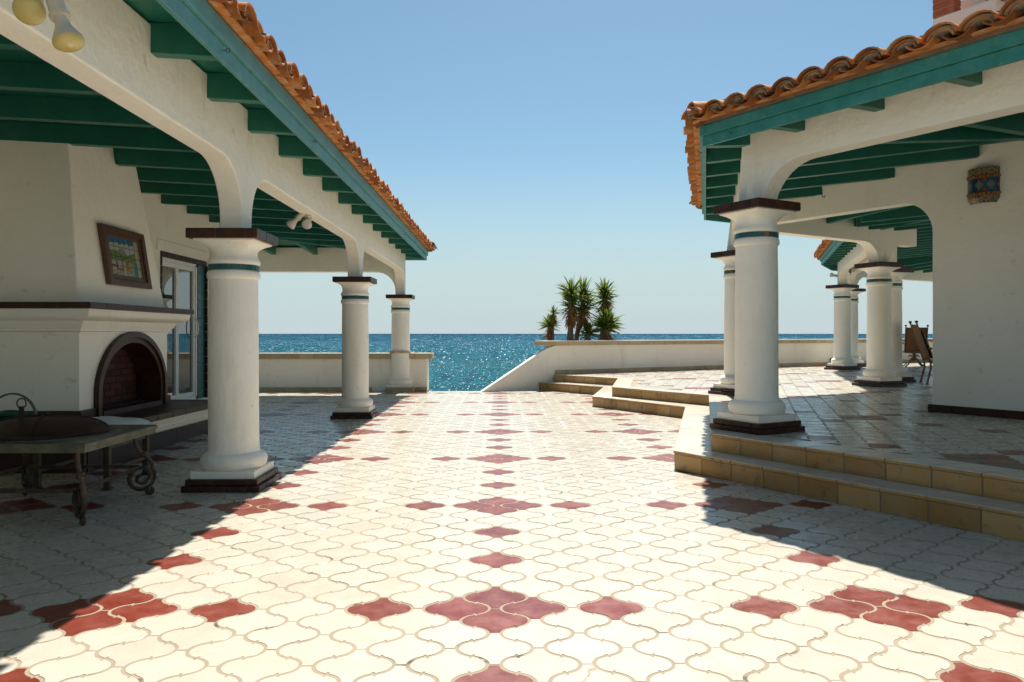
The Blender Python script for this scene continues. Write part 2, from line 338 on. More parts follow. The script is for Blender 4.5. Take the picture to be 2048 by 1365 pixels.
def paving(name, origin, ang, inside, z, ext, holes=None):
    O = lantern_outline(); k = len(O); cen = O.mean(0)
    inner = O*np.array([1-.009, 1-.011])
    ca, sa = math.cos(ang), math.sin(ang); rot = np.array([[ca, sa], [-sa, ca]])
    V = []; F = []; MI = []; RD = []; rng = random.Random(3); n = 0
    for j in range(-ext, ext):
        for i in range(-ext, ext):
            # cell (i, j): odd rows are shifted by half a tile; row 0 carries the side tiles of each red rosette
            if (i+j) % 2 == 0: continue
            x = i*TW/2; y = j*TL/2
            p = np.array([x, y])@rot + np.array(origin)
            if not inside(p[0], p[1]): continue
            red = False
            ip = ((i+5) % 10)-5; jp = ((j+7) % 14)-7
            if jp == 0 and abs(ip) in (1, 3): red = True
            if ip == 0 and abs(jp) in (1, 5): red = True
            tz = rng.uniform(-.0007, .0007); tx = rng.gauss(0, .0022); ty = rng.gauss(0, .0022)
            da = rng.gauss(0, .004); dx, dy = rng.gauss(0, .0008), rng.gauss(0, .0008)
            r2 = np.array([[math.cos(da), math.sin(da)], [-math.sin(da), math.cos(da)]])
            top = inner@r2; bot = O@r2
            zt = z + tz + top[:,0]*tx + top[:,1]*ty
            tp = (top+[x+dx, y+dy])@rot + origin; bo = (bot+[x+dx, y+dy])@rot + origin
            V.append(np.column_stack([tp, zt])); V.append(np.column_stack([bo, np.full(k, z-.0013)]))
            F.append(tuple(range(n, n+k)))
            F += [(n+q, n+k+q, n+k+(q+1) % k, n+(q+1) % k) for q in range(k)]
            rr = rng.random(); mi = 1 if red else 0
            MI += [mi]*(k+1); RD += [rr]*(k+1); n += 2*k
    me = bpy.data.meshes.new(name); V = np.concatenate(V)
    me.from_pydata(V.tolist(), [], F)
    for kx in ('tile_cream', 'tile_red'): me.materials.append(M[kx])
    me.polygons.foreach_set('material_index', MI)
    at = me.attributes.new('rnd', 'FLOAT', 'FACE'); at.data.foreach_set('value', RD)
    o = bpy.data.objects.new(name, me); C.objects.link(o); o['kind'] = 'structure'
    return o
def pip(poly):
    P = [(p[0], p[1]) for p in poly]
    def f(x, y):
        c = False; j = len(P)-1
        for i in range(len(P)):
            if (P[i][1] > y) != (P[j][1] > y) and x < (P[j][0]-P[i][0])*(y-P[i][1])/(P[j][1]-P[i][1])+P[i][0]: c = not c
            j = i
        return c
    return f

# ================================================================== SETTING
# sea
mb = MB(); SEA = -11.0
rad = [30, 60, 120, 250, 600, 1500, 4000, 12000, 40000]; N = 48; vs = []; fs = []
for r_ in rad:
    for i in range(N+1): t = R(-100+200*i/N); vs.append((r_*math.sin(t), r_*math.cos(t)-10, SEA))
for j in range(len(rad)-1):
    for i in range(N): a = j*(N+1)+i; fs.append((a, a+1, a+N+2, a+N+1))
mb.add(vs, fs); tag(mb.build('sea', 'sea'), kind='structure')
# cliff below the terraces
mb = MB(); rows = []
prof = [(18.3,-.25),(19.5,-1.6),(21,-3.2),(23.5,-5.4),(26,-8.2),(29,-10.4),(34,-12.5)]
nx = 60
for j, (y, z) in enumerate(prof):
    for i in range(nx+1):
        x = -30+60*i/nx; rows.append((x, y+random.uniform(-.4,.2)*min(j,2)*.5, z-random.uniform(0,.5)*(j > 0)))
mb.add(rows, [(j*(nx+1)+i, j*(nx+1)+i+1, (j+1)*(nx+1)+i+1, (j+1)*(nx+1)+i) for j in range(len(prof)-1) for i in range(nx)])
mb.add([(-30,-12,-.25),(30,-12,-.25),(30,18.3,-.25),(-30,18.3,-.25)], [(0,1,2,3)])
o = mb.build('ground', 'cliff', smooth=80); tag(o, kind='structure')

# plan of the two-step edge between plaza and terrace
lowP = [W(*p) for p in ((.60,18.05),(2.005,16.31),(1.50,13.90),(2.765,11.90),(1.62,7.44),(5.90,.93))]
upP  = [W(*p) for p in ((1.02,18.12),(2.37,16.65),(1.86,13.88),(3.18,12.05),(1.985,7.43),(6.30,.88))]
T1, T2 = .19, .36
# plaza
mb = MB().mat('grout'); mb.box(-9.5, 6.5, -1.4, 17.42, -.25, -.0015); mb.mat('grout').mat('tile_cream').box(-9.5, 9.5, -16, -1.4, -.25, -.001); mb.mat('grout'); mb.box(-9.5, -1.74, 17.42, 17.9, -.25, -.0015); tag(mb.build('plaza_bed', None), kind='structure')
inP = lambda x, y: -6.2 < x < 4.2 and -1.2 < y < (17.75 if x < -1.76 else 17.28)
PX0, PY0 = -.03, 5.895
paving('plaza', (PX0, PY0), 0, inP, 0, 130)
mb = MB()
for i in range(14):                                     # edging tiles at the head of the stair down to the shore
    mb.rnd(); x = -1.70+i*.32
    if x > .75: break
    mb.box(x+.003, x+.317, 17.30, 17.50, -.02, .006)
mb.box(-1.74, .9, 17.42, 17.62, -.25, -.02); tag(mb.build('plaza_edging', 'step_top', bevel=.004), kind='structure')
# terrace
terr = [tuple(p) for p in upP] + [(16,.8),(16,27.6),tuple(W(15.8,26.6))]
mb = MB(); mb.slab([tuple(p) for p in upP] + [(17,.8),(17,28),tuple(W(16.2,27.3))], -.2, T2-.0015)
tag(mb.build('terrace_bed', 'grout'), kind='structure')
upIn = offset_path(upP, -.32)
terrIn = [tuple(p) for p in offset_path(upP, -.42)] + [(16,.9),(16,27.6),tuple(W(15.8,26.6))]
tdir = W(math.sin(R(57.6)), math.cos(R(57.6)))
paving('terrace', tuple(W(3.70,5.93)), math.atan2(tdir.y, tdir.x), (lambda f: (lambda x, y: x < 13.5 and y > 1.5 and f(x, y)))(pip(terrIn)), T2, 150)
# steps
mb = MB(); mb.mat('plaster_core'); mb.slab([tuple(p) for p in lowP] + [tuple(p) for p in reversed(upP)], -.2, T1-.012)
mb.mat('step_top')
def strip(mb, outer, inner, z0, z1, ln, gap=.006):
    for i in range(len(outer)-1):
        L = (outer[i+1]-outer[i]).length; n = max(1, round(L/ln))
        for k in range(n):
            a, b_ = k/n+gap/L, (k+1)/n-gap/L; mb.rnd()
            p = [outer[i].lerp(outer[i+1], a), outer[i].lerp(outer[i+1], b_), inner[i].lerp(inner[i+1], b_), inner[i].lerp(inner[i+1], a)]
            mb.hexa([(*q, z0) for q in p] + [(*q, z1) for q in p])
strip(mb, offset_path(lowP, .014), offset_path(upP, .004), T1-.03, T1, .36)
strip(mb, offset_path(upP, .016), upIn, T2-.03, T2+.002, .36)
mb.mat('step_tan')
for P, z0, z1 in ((lowP, 0, T1-.034), (upP, T1+.001, T2-.034)):
    strip(mb, offset_path(P, .008), offset_path(P, -.004), z0, z1, .36, .007)
    strip(mb, offset_path(P, .018), offset_path(P, .002), z1+.006, z1+.0275, .36, .004)
mb.mat('step_grout')
for P, z0, z1 in ((lowP, -.002, T1-.03), (upP, T1-.002, T2-.03)):
    strip(mb, offset_path(P, .004), offset_path(P, -.003), z0, z1, 9, 0)
tag(mb.build('steps', 'step_tan', bevel=.004, seg=2), kind='structure')

# ================================================================== COLUMN
CAPH = 2.252
def column(parent, at, rz, k, label=None, trim='brick_brown'):
    """k scales the height; returns the shaft with its slab, band and base as children"""
    at = Vector(at); n = 40
    col = MB(); col.mat('stucco_column')
    pr = [(.0,.15),(.255,.165),(.275,.185),(.284,.215),(.284,.245),(.272,.275),(.245,.297),(.226,.302),(.222,.315),(.2165,.34),(.2145,.42),(.214,.9),(.212,1.4),(.207,1.81),
          (.209,1.832),(.222,1.838),(.2265,1.85),(.2265,1.872),(.222,1.890),(.212,1.902),(.208,1.906),(.207,1.955),(.214,1.958),(.224,1.965),(.227,1.98),(.224,1.998),(.212,2.012),(.203,2.03),(.200,2.06)]
    jit = random.random()*6
    vs = []; fs = []
    def ring(r_, z, sq=0.0):
        for i in range(n):
            t = 2*math.pi*i/n; c_, s_ = math.cos(t), math.sin(t)
            q = r_/max(abs(c_), abs(s_)); q = min(q, r_*1.40)
            rr = r_*(1-sq) + q*sq
            wv = 1+.006*math.sin(3*t+z*2.3+jit)+.004*math.sin(5*t-z*4+jit*2)
            vs.append((rr*wv*c_, rr*wv*s_, z*k))
    for r_, z in pr: ring(r_, z)
    for r_, z, sq in ((.202,2.09,.25),(.210,2.115,.55),(.226,2.137,.85),(.246,2.150,1),(.262,2.156,1),(.262,2.167,1)): ring(r_, z, sq)
    nr = len(vs)//n
    for j in range(nr-1):
        for i in range(n): a = j*n+i; b_ = j*n+(i+1) % n; fs.append((a, b_, b_+n, a+n))
    fs.append(tuple(range((nr-1)*n, nr*n)))
    col.add(vs, fs)
    h = .272                                            # square plinth
    col.box(-h, h, -h, h, .104*k, .166*k)
    me = col.build('column', None, None, smooth=50, local=True)
    me.location = (at.x, at.y, at.z); me.rotation_euler = (0,0,rz)
    if parent is not None: me.parent = parent; me.location = Vector((at.x, at.y, at.z)) - wloc(parent)
    if label: me['label'] = label
    # brown brick base
    bs = MB(); bs.mat(trim)
    for (hh, z0, z1, nb) in ((.334, 0, .051, 3), (.308, .053, .103, 2)):
        for sd_ in range(4):
            ang = sd_*math.pi/2; ca, sa = math.cos(ang), math.sin(ang)
            L = 2*hh-.10
            for q in range(nb):
                bs.rnd(); x0 = -hh + q*(2*hh-.1)/nb + .002; x1 = -hh + (q+1)*(2*hh-.1)/nb - .002; pts = []
                for z in (z0, z1):
                    for x, y in ((x0,-hh),(x1,-hh),(x1,-hh+.1),(x0,-hh+.1)): pts.append((x*ca-y*sa, x*sa+y*ca, z*k))
                bs.hexa(pts)
    bs.mat('mortar_brown'); bs.box(-.325,.325,-.325,.325,.001,.05*k); bs.box(-.30,.30,-.30,.30,.05*k,.1035*k)
    o = bs.build('base_bricks', None, me, bevel=.006, local=True)
    # tile band
    tb = MB(); tb.mat('mortar_brown')
    tb.lathe([(.2085,1.904*k),(.2135,1.906*k),(.2135,1.954*k),(.2085,1.957*k)], n=48, cap=False)
    tb.mat('teal_tile'); nb = 26
    for i in range(nb):
        tb.rnd(); a0 = 2*math.pi*(i+.07)/nb; a1 = 2*math.pi*(i+.93)/nb; am = (a0+a1)/2; z0, z1 = 1.909*k, 1.951*k; r0, r1 = .2125, .2175; p = []
        for z in (z0, z1):
            for r_, a in ((r0,a0),(r1,a0),(r1,a1),(r0,a1)): p.append((r_*math.cos(a), r_*math.sin(a), z))
        tb.hexa(p)
    tb.build('tile_band', None, me, local=True)
    # capital slab of brown brick
    cs = MB(); cs.mat('brick_brown'); hh = .305
    for sd_ in range(4):
        ang = sd_*math.pi/2; ca, sa = math.cos(ang), math.sin(ang)
        for q in range(2):
            cs.rnd(); x0 = -hh + q*(2*hh-.1)/2+.0015; x1 = -hh + (q+1)*(2*hh-.1)/2-.0015; p = []
            for z in (2.168, 2.252):
                for x, y in ((x0,-hh),(x1,-hh),(x1,-hh+.1),(x0,-hh+.1)): p.append((x*ca-y*sa, x*sa+y*ca, z*k))
            cs.hexa(p)
    cs.mat('mortar_brown'); cs.box(-.298,.298,-.298,.298,2.1675*k,2.25*k)
    cs.build('capital_slab', None, me, bevel=.007, local=True)
    return me

def arcade(mb, o, d, piers, s0, s1, zcap, zsoff, ztop, th=.20, hw=.125, Rr=.47, open_ends=(False, False), y_off=0):
    """plaster beam carried on piers with rounded haunches; s0..s1 extent; piers = positions of piers"""
    poly = [(s1, ztop), (s0, ztop)]
    K = 10
    def left_of(p):                                     # haunch that comes down to pier p from the left
        return [(p-hw-Rr + Rr*math.sin(R(90*i/K)), zsoff-Rr + Rr*math.cos(R(90*i/K))) for i in range(K+1)]
    def right_of(p):
        return [(p+hw+Rr - Rr*math.cos(R(90*i/K)), zsoff-Rr + Rr*math.sin(R(90*i/K))) for i in range(K+1)]
    if not piers or piers[0]-hw > s0+1e-3: poly.append((s0, zsoff))
    for p in piers:
        if p-hw > s0+1e-3: poly += [q for q in left_of(p) if q[0] > s0+.001]
        poly += [(p-hw, zcap), (p+hw, zcap)]
        if p+hw < s1-1e-3: poly += [q for q in right_of(p) if q[0] < s1-.001]
    if not piers or piers[-1]+hw < s1-1e-3: poly.append((s1, zsoff))
    mb.prism(poly, o, d, -th/2+y_off, th/2+y_off)

def roof_tiles(mb, a, b_, out, z, slope, courses=3, k0=0, k1=0, pitch=.27, proud=.0, first=0):
    """barrel tiles along the eave a->b (plan points on the outer tile line); out = unit outward normal"""
    a = Vector(a); b_ = Vector(b_); d = (b_-a).normalized(); L = (b_-a).length; n3 = Vector((out[0], out[1], 0)); d3 = Vector((d.x, d.y, 0))
    def arc(s, back0, back1, r0, r1, zz0, zz1, th, up=True, a0=0, a1=180, seg=8, m_='terracotta', jit=0):
        mb.mat(m_); vs = []; fs = []
        for (bk, r_, zz) in ((back0, r0, zz0), (back1, r1, zz1)):
            for rad_ in (r_, r_-th):
                for i in range(seg+1):
                    t = R(a0+(a1-a0)*i/seg); x = rad_*math.cos(t)*1.12; y = rad_*math.sin(t)*(.86 if up else -.66)
                    p = Vector((a.x, a.y, 0)) + d3*(s+x+jit*bk) - n3*bk + Vector((0,0,zz+y)); vs.append(p)
        q = seg+1
        for i in range(seg):
            fs += [(i, i+1, 2*q+i+1, 2*q+i), (q+i, 3*q+i, 3*q+i+1, q+i+1), (i, q+i, q+i+1, i+1), (2*q+i, 2*q+i+1, 3*q+i+1, 3*q+i)]
        fs += [(0, 2*q, 3*q, q), (seg, q+seg, 3*q+seg, 2*q+seg)]
        mb.add(vs, fs)
    for c in range(courses):
        bk = c*.30; s0 = k0*bk; s1 = L-k1*bk; n = int((s1-s0)/pitch)
        for i in range(n+1):
            s = s0 + i*pitch + .02 + random.uniform(-.012,.012)
            if s > s1+.02: continue
            dz = random.uniform(-.006,.008); j = random.uniform(-.03,.03); bb = bk+random.uniform(-.02,.025)
            zz = z+slope*bb+c*.018
            if s+pitch/2 < s1-.03 and s > s0: mb.rnd(); arc(s+pitch/2, bb-.035, bb+.40, .095, .08, zz+.068+dz, zz+.068+slope*.4+dz, .014, up=False, a0=8, a1=172, jit=j)
            if c == 0:
                mb.rnd(); arc(s, bb+.01, bb+.40, .088, .08, zz+.052+dz, zz+.052+slope*.4, .014, jit=j)
                mb.rnd(); arc(s, bb+.022+random.uniform(0,.02), bb+.30, .104, .09, zz+.055+dz, zz+.055+slope*.3, .040, a0=10, a1=166, m_='roof_mortar', jit=j)
                mb.rnd(); arc(s, bb-.012, bb+.42, .120, .096, zz+.058+dz, zz+.060+slope*.42, .014, a0=4, a1=176, jit=j)
            else:
                mb.rnd(); arc(s, bb, bb+.42, .115, .094, zz+.070+dz, zz+.070+slope*.42, .014, a0=4, a1=176, jit=j)
                mb.rnd(); arc(s, bb+.02, bb+.1, .100, .098, zz+.070+dz, zz+.075, .04, a0=10, a1=170, m_='roof_mortar')
    mb.mat('bedding')                               # bedding under the tiles
    p = [a - n3.to_2d()*.12, b_ - n3.to_2d()*.12, b_ - n3.to_2d()*.30 - d*k1*.24, a - n3.to_2d()*.30 + d*k0*.24]
    mb.rnd(); mb.hexa([(q.x, q.y, z-.022) for q in p] + [(q.x, q.y, z+.05+(.0 if i < 2 else .02)) for i, q in enumerate(p)])

# ================================================================== LEFT LOGGIA
LX = -2.37; ZR = 3.16; SL = .055; RH = .20              # column line, rafter soffit at the beam, slope, rafter depth
BW = -5.14                                              # back wall
log = thing('loggia', (LX, 9.2, 0), 'white stucco porch with green rafters and tiled eave on the left of the plaza', 'building')
for i, y in enumerate((1.28, 6.73, 12.19, 17.65)):
    c = column(log, (LX - (.02 if i == 1 else 0), y, 0), 0, 1.0, trim='coping' if i == 3 else 'brick_brown')
    if i == 3: c['label'] = 'end column standing against the sea wall'
mb = MB(); arcade(mb, (LX, 0), (0,1), [1.28, 6.73, 12.19, 17.65], -1.5, 17.775, CAPH, 2.82, ZR+RH-.004)
mb.build('beam', 'stucco', log, bevel=.014, seg=3)
mb = MB(); arcade(mb, (0, 17.65), (-1,0), [-LX], -LX+.1025, 9.5, CAPH, 2.79, ZR+RH-.006, th=.21)
# the end beam starts where the side beam stops, so only its left haunch shows
mb = MB(); K = 10; x0 = LX-.1; z0 = 2.79
poly = [(x0, ZR+RH-.006), (x0, z0-.47-.09)] + [(x0-.47+.47*math.cos(R(90*i/K)), z0-.47+.47*math.sin(R(90*i/K))) for i in range(K+1)] + [(-9.5, z0), (-9.5, ZR+RH-.006)]
mb.prism([(p[0], p[1]) for p in poly], (0, 17.65), (1,0), -.122, .122); mb.build('end_beam', 'stucco', log, bevel=.012, seg=3)
# rafters
def raf(parent, a, b_, wd=.095, h=RH, label=None):
    mb = MB(); mb.beam(a, b_, wd, h); return mb.build('rafter', 'teal_paint', parent, bevel=.004, seg=1)
EO = .52                                                # eave overhang beyond the column line
for k in range(-4, 15):
    y = 4.93+.93*k
    xi = -6.6 if y < 13.4 else max(LX-(17.65-y)-.02, -6.6)
    if xi > LX-.2: xi = LX-.2
    raf(log, (LX+EO, y, ZR-.015), (xi, y, ZR+SL*(LX-xi)))
for k in range(4):
    x = -3.36-.97*k; yi = 17.65-(LX-x)
    raf(log, (x, 17.65+.60, ZR-.015), (x, yi, ZR+SL*(17.65-yi)))
raf(log, (LX+EO, 17.65+.60, ZR-.016), (-6.6, 17.65-4.23, ZR+SL*4.23-.01), wd=.11)
# fascia boards and ceiling
epath = [(LX, -3.0), (LX, 17.72), (-9.6, 17.72)]
epath = [Vector(p) for p in epath]
def lsweep(prof): 
    m_ = MB(); sweep(m_, list(reversed(epath)), [(o, z) for o, z in prof]); return m_
lsw = lambda prof: (lambda m_: (sweep(m_, epath[::-1], [(-o, z) for o, z in prof]), m_)[1])(MB())
lsw([(EO, ZR-.03), (EO+.035, ZR-.03), (EO+.035, ZR+.082), (EO, ZR+.082)]).build('fascia', 'teal_sunlit', log, bevel=.004)
lsw([(EO, ZR+.084), (EO+.065, ZR+.084), (EO+.065, ZR+.205), (EO, ZR+.205)]).build('fascia', 'teal_sunlit', log, bevel=.004)
zc = ZR+RH
lsw([(EO, zc-.012), (EO, zc+.02), (-4.3, zc+.02+SL*4.3), (-4.3, zc+SL*4.3)]).build('ceiling', 'teal_paint', log)
lsw([(EO+.12, zc+.022), (EO+.12, zc+.035), (-4.3, zc+.07+SL*4.3), (-4.3, zc+.022+SL*4.3)]).build('roof_deck', 'terracotta', log)
mb = MB(); roof_tiles(mb, (LX+EO+.17, -2.6), (LX+EO+.17, 17.72+EO+.15), (1,0), zc+.0, .12, 3, 0, 1)
roof_tiles(mb, (LX+EO+.17, 17.72+EO+.17), (-9.5, 17.72+EO+.17), (0,1), zc+.0, .12, 2, 1, 0)
mb.build('roof_tiles', None, log, smooth=40, recalc=False)
# eye hooks
def eye_hook(parent, p, out):
    mb = MB(); p = Vector(p); o = Vector(out); mb.tube([p, p+o*.025], .003, 6)
    side = Vector((-o.y, o.x, 0)); mb.tube([p+o*.037+(o*math.cos(t)+Vector((0,0,1))*math.sin(t))*.013 for t in [2*math.pi*i/10 for i in range(11)]], .003, 6)
    return mb.build('eye_hook', 'metal_dark', parent)
for y in (4.9, 7.2, 13.9, 17.2): eye_hook(log, (LX+EO+.035, y, ZR+.03), (1,0,0))
# back wall with the glass door
zw = ZR+RH+SL*(LX-BW)
mb = MB(); d0, d1, dz0, dz1 = 11.37, 13.12, .24, 2.60
mb.box(BW-.25, BW, -3, d0, 0, zw); mb.box(BW-.25, BW, d1, 13.75, 0, zw); mb.box(BW-.25, BW, d0, d1, dz1, zw); mb.box(BW-.25, BW, d0, d1, 0, dz0)
mb.build('back_wall', 'stucco', log)
mb = MB(); mb.box(BW+.001, BW+.025, d0-.12, d1+.02, dz1+.0, dz1+.17); mb.build('door_hood', 'stucco', log, bevel=.01)
door = MB()
for (y0, y1, z0, z1) in ((d0+.04, d0+.085, dz0, dz1-.08), (d1-.38, d1-.325, dz0, dz1-.08), (d0+.04, d1-.325, dz1-.14, dz1-.082), (d0+.04, d1-.325, dz0, dz0+.06)):
    door.box(BW-.12, BW-.02, y0, y1, z0, z1)
df = door.build('sliding_door', 'white_paint', log, bevel=.004); df['label'] = 'white framed sliding glass door'
fr = MB(); ym = d0+.66
for (y0, y1) in ((d0+.087, d0+.135), (ym-.03, ym+.02), (ym+.022, ym+.07), (d1-.45, d1-.385)): fr.box(BW-.10, BW-.035, y0, y1, dz0+.062, dz1-.142)
for (z0, z1) in ((dz0+.062, dz0+.13), (dz1-.21, dz1-.142)): fr.box(BW-.095, BW-.04, d0+.137, d1-.452, z0, z1)
fr.build('sash', 'white_paint', df, bevel=.003)
gl = MB(); gl.box(BW-.072, BW-.066, d0+.13, d1-.44, dz0+.12, dz1-.2); gl.build('glass', 'glass', df)
hd = MB(); hd.tube([(BW-.03, d1-.42, z) for z in (1.28, 1.28)][:1] + [(BW+.01, d1-.42, 1.30), (BW+.03, d1-.42, 1.38), (BW+.03, d1-.42, 1.50), (BW+.01, d1-.42, 1.58), (BW-.03, d1-.42, 1.60)], .010, 8); hd.build('handle', 'white_paint', df)
tr = MB(); tr.mat('brick_brown')
n = 12
for i in range(n): tr.rnd(); y = d0-.0+i*(d1-d0)/n; tr.box(BW-.14, BW+.02, y+.002, y+(d1-d0)/n-.002, dz1-.078, dz1-.002)
for i in range(16): tr.rnd(); z = dz0+i*(dz1-.08-dz0)/16; tr.box(BW-.10, BW+.02, d0, d0+.035, z+.002, z+(dz1-.08-dz0)/16-.002); tr.box(BW-.10, BW+.035, d1-.035, d1, z+.002, z+(dz1-.08-dz0)/16-.002)
tr.build('door_trim', None, log, bevel=.004)
tt = MB(); tt.mat('teal_tile')
for i in range(15): tt.rnd(0,.85); z = dz0+i*.152; tt.box(BW-.05, BW-.008, d1-.32, d1-.18, z+.004, z+.148); tt.rnd(0,.85); tt.box(BW-.05, BW-.008, d1-.176, d1-.04, z+.004, z+.148)
tt.mat('mortar_brown'); tt.box(BW-.06, BW-.02, d1-.325, d1-.036, dz0, dz1-.08); tt.build('door_tiles', None, log, bevel=.004)
mb = MB(); mb.mat('brick_brown')
for i in range(9): mb.rnd(); mb.box(BW+.002, BW+.03, 9.6+i*.46, 9.6+i*.46+.455, .0, .12)
mb.build('skirting', None, log, bevel=.003)

# ------------------------------------------------------------------ fireplace
FX, FY0, FY1 = -4.10, 7.34, 9.25
fp = thing('fireplace', (FX, 8.3, 0), 'tall white stucco corner fireplace with a brown arched opening and mantel', 'fireplace')
def arch_pts(cy, ry, zs, rz, n=20): return [(cy+ry*math.cos(math.pi*i/n)*-1, zs+rz*math.sin(math.pi*i/n)) for i in range(n+1)]
cy = 8.37; HZ = .50
poly = [(FY0, HZ), (FY0, 1.585), (FY1, 1.585), (FY1, HZ), (cy+.69, HZ)] + list(reversed([(cy-.69, HZ)] + arch_pts(cy, .69, .72, .56)))[:-1] + [(cy-.69, HZ)]
mb = MB(); mb.prism(poly, (0,0), (0,1), -FX, -FX+.24)
mb.box(BW+.002, FX-.2405, FY0, FY0+.28, 0, 1.585); mb.box(BW+.002, FX-.2405, FY1-.15, FY1, 0, 1.585)
mb.box(FX-.24, FX, FY0, FY1, 0, HZ-.001)
fb = mb.build('body', 'stucco', fp)
# leaning hood above the mantel
z0, z1 = 1.64, 3.70
def hx(z): return -4.14-(z-1.65)*.158
def hy0(z): return 7.40+(z-1.65)*.17
def hy1(z): return 9.29-(z-1.65)*.10
mb = MB(); mb.hexa([(BW+.003, hy0(z0), z0), (hx(z0), hy0(z0), z0), (hx(z0), hy1(z0), z0), (BW+.003, hy1(z0), z0), (BW+.003, hy0(z1), z1), (hx(z1), hy0(z1), z1), (hx(z1), hy1(z1), z1), (BW+.003, hy1(z1), z1)])
mb.build('hood', 'stucco', fp, bevel=.015, seg=3)
fpath = [Vector(p) for p in ((BW+.004, FY0), (FX, FY0), (FX, FY1), (BW+.004, FY1))]
mb = MB(); sweep(mb, fpath, [(-.02,1.34),(.012,1.345),(.014,1.365),(.0,1.368),(.03,1.372),(.032,1.392),(.06,1.42),(.075,1.455),(.085,1.475),(.13,1.485),(.175,1.505),(.198,1.535),(.205,1.586),(-.02,1.586)])
mb.build('cornice', 'stucco', fp, smooth=40)
mb = MB(); mb.mat('brick_brown'); op = offset_path(fpath, .235); ip = offset_path(fpath, .10)
strip(mb, op, ip, 1.588, 1.648, .30, .0015); mb.mat('mortar_brown'); a = offset_path(fpath, .228)
mb.slab([tuple(p) for p in a], 1.5865, 1.6465); mb.build('mantel', None, fp, bevel=.003)
# arch surround
mb = MB(); mb.mat('brick_brown')
outer = [(cy-.775, HZ)] + arch_pts(cy, .775, .72, .65, 24) + [(cy+.775, HZ)]; inner = [(cy-.66, HZ)] + arch_pts(cy, .66, .72, .53, 24) + [(cy+.66, HZ)]
mid = [(cy-.72, HZ)] + arch_pts(cy, .72, .72, .59, 24) + [(cy+.72, HZ)]
for A, B, xo in ((outer, mid, .055), (mid, inner, .03)):
    for i in range(len(A)-1):
        if (i % 3) == 0: mb.rnd()
        g = 1
        p = []
        for x in (FX-.25, FX+xo):
            for q in (A[i], A[i+1], B[i+1], B[i]): p.append((x, q[0], q[1]))
        mb.hexa(p)
mb.build('arch_surround', None, fp, smooth=30)
# firebox
mb = MB(); mb.mat('firebrick')
for r_ in range(12):
    for q in range(-1, 7):
        mb.rnd(); y = cy-.8+q*.25+(r_ % 2)*.125; y1 = y+.238
        if y < cy-.72: y = cy-.72
        if y1 > cy+.72: y1 = cy+.72
        if y1 > y+.02: mb.box(FX-.33, FX-.27, y, y1, HZ+r_*.075, HZ+r_*.075+.063)
mb.mat('soot'); mb.box(FX-.36, FX-.282, cy-.74, cy+.74, HZ, 1.4); mb.box(FX-.36, FX-.241, cy-.76, cy-.72, HZ, 1.4); mb.box(FX-.36, FX-.241, cy+.72, cy+.76, HZ, 1.4); mb.box(FX-.70, FX-.241, cy-.8, cy+.8, 1.32, 1.36)
mb.box(FX-.269, FX-.11, cy-.655, cy+.655, HZ+.001, HZ+.06); mb.mat('brick_brown').rnd(); mb.box(FX-.109, FX+.04, cy-.655, cy+.655, HZ+.002, HZ+.055)
mb.build('firebox', None, fp)
# skirting brick at the foot of the body, above the hearth
mb = MB(); mb.mat('brick_brown'); mb.rnd(); mb.box(FX+.001, FX+.035, FY0-.034, cy-.78, HZ+.002, HZ+.10)
mb.rnd(); mb.box(BW+.01, FX+.0009, FY0-.034, FY0-.001, .0, HZ+.10); mb.build('skirting', None, fp, bevel=.004)
mb = MB(); mb.mat('brick_brown'); mb.rnd(); mb.box(FX+.001, FX+.035, cy+.78, FY1+.03, HZ+.002, HZ+.10); mb.build('skirting', None, fp, bevel=.004)
# hearth: brick shelf on a white moulding over a recessed plinth
hp = [Vector(p) for p in ((FX, FY0-.05), (-3.62, FY0-.05), (-3.50, 9.72), (BW+.2, 9.72))]
mb = MB(); mb.mat('brick_brown')
hin = [Vector(p) for p in ((FX+.001, FY0-.05), (FX+.001, FY0-.03), (FX+.001, 9.45), (BW+.2, 9.45))]
strip(mb, offset_path(hp, .0), offset_path(hp, -.20), HZ-.062, HZ+.001, .30, .003)
mb.rnd(); mb.slab([(FX+.002, FY0-.045), (-3.815, FY0-.045), (-3.71, 9.51), (FX+.002, 9.51)], HZ-.062, HZ-.001)
mb.slab([(BW+.2, FY1+.005), (FX+.0, FY1+.005), (FX+.0, 9.51), (BW+.2, 9.51)], HZ-.062, HZ-.001)
ht = mb.build('hearth', None, fp, bevel=.004)
mb = MB(); sweep(mb, hp, [(-.03,HZ-.064),(-.04,HZ-.09),(-.075,HZ-.125),(-.08,HZ-.155),(-.12,HZ-.165),(-.14,HZ-.215),(-.20,HZ-.24),(-.40,HZ-.24),(-.40,HZ-.064)])
mb.build('hearth_moulding', 'stucco', ht, smooth=40)
mb = MB(); mb.mat('brick_brown'); mb.rnd(); mb.box(FX-.001+.002, FX+.10, FY0-.03, 9.3, 0, HZ-.241); mb.rnd(); mb.box(BW+.01, FX-.05, 9.3, 10.5, 0, .235); mb.box(FX-.05, FX+.10, 9.3, 10.5, 0, .235)
mb.build('plinth', None, ht, bevel=.005)

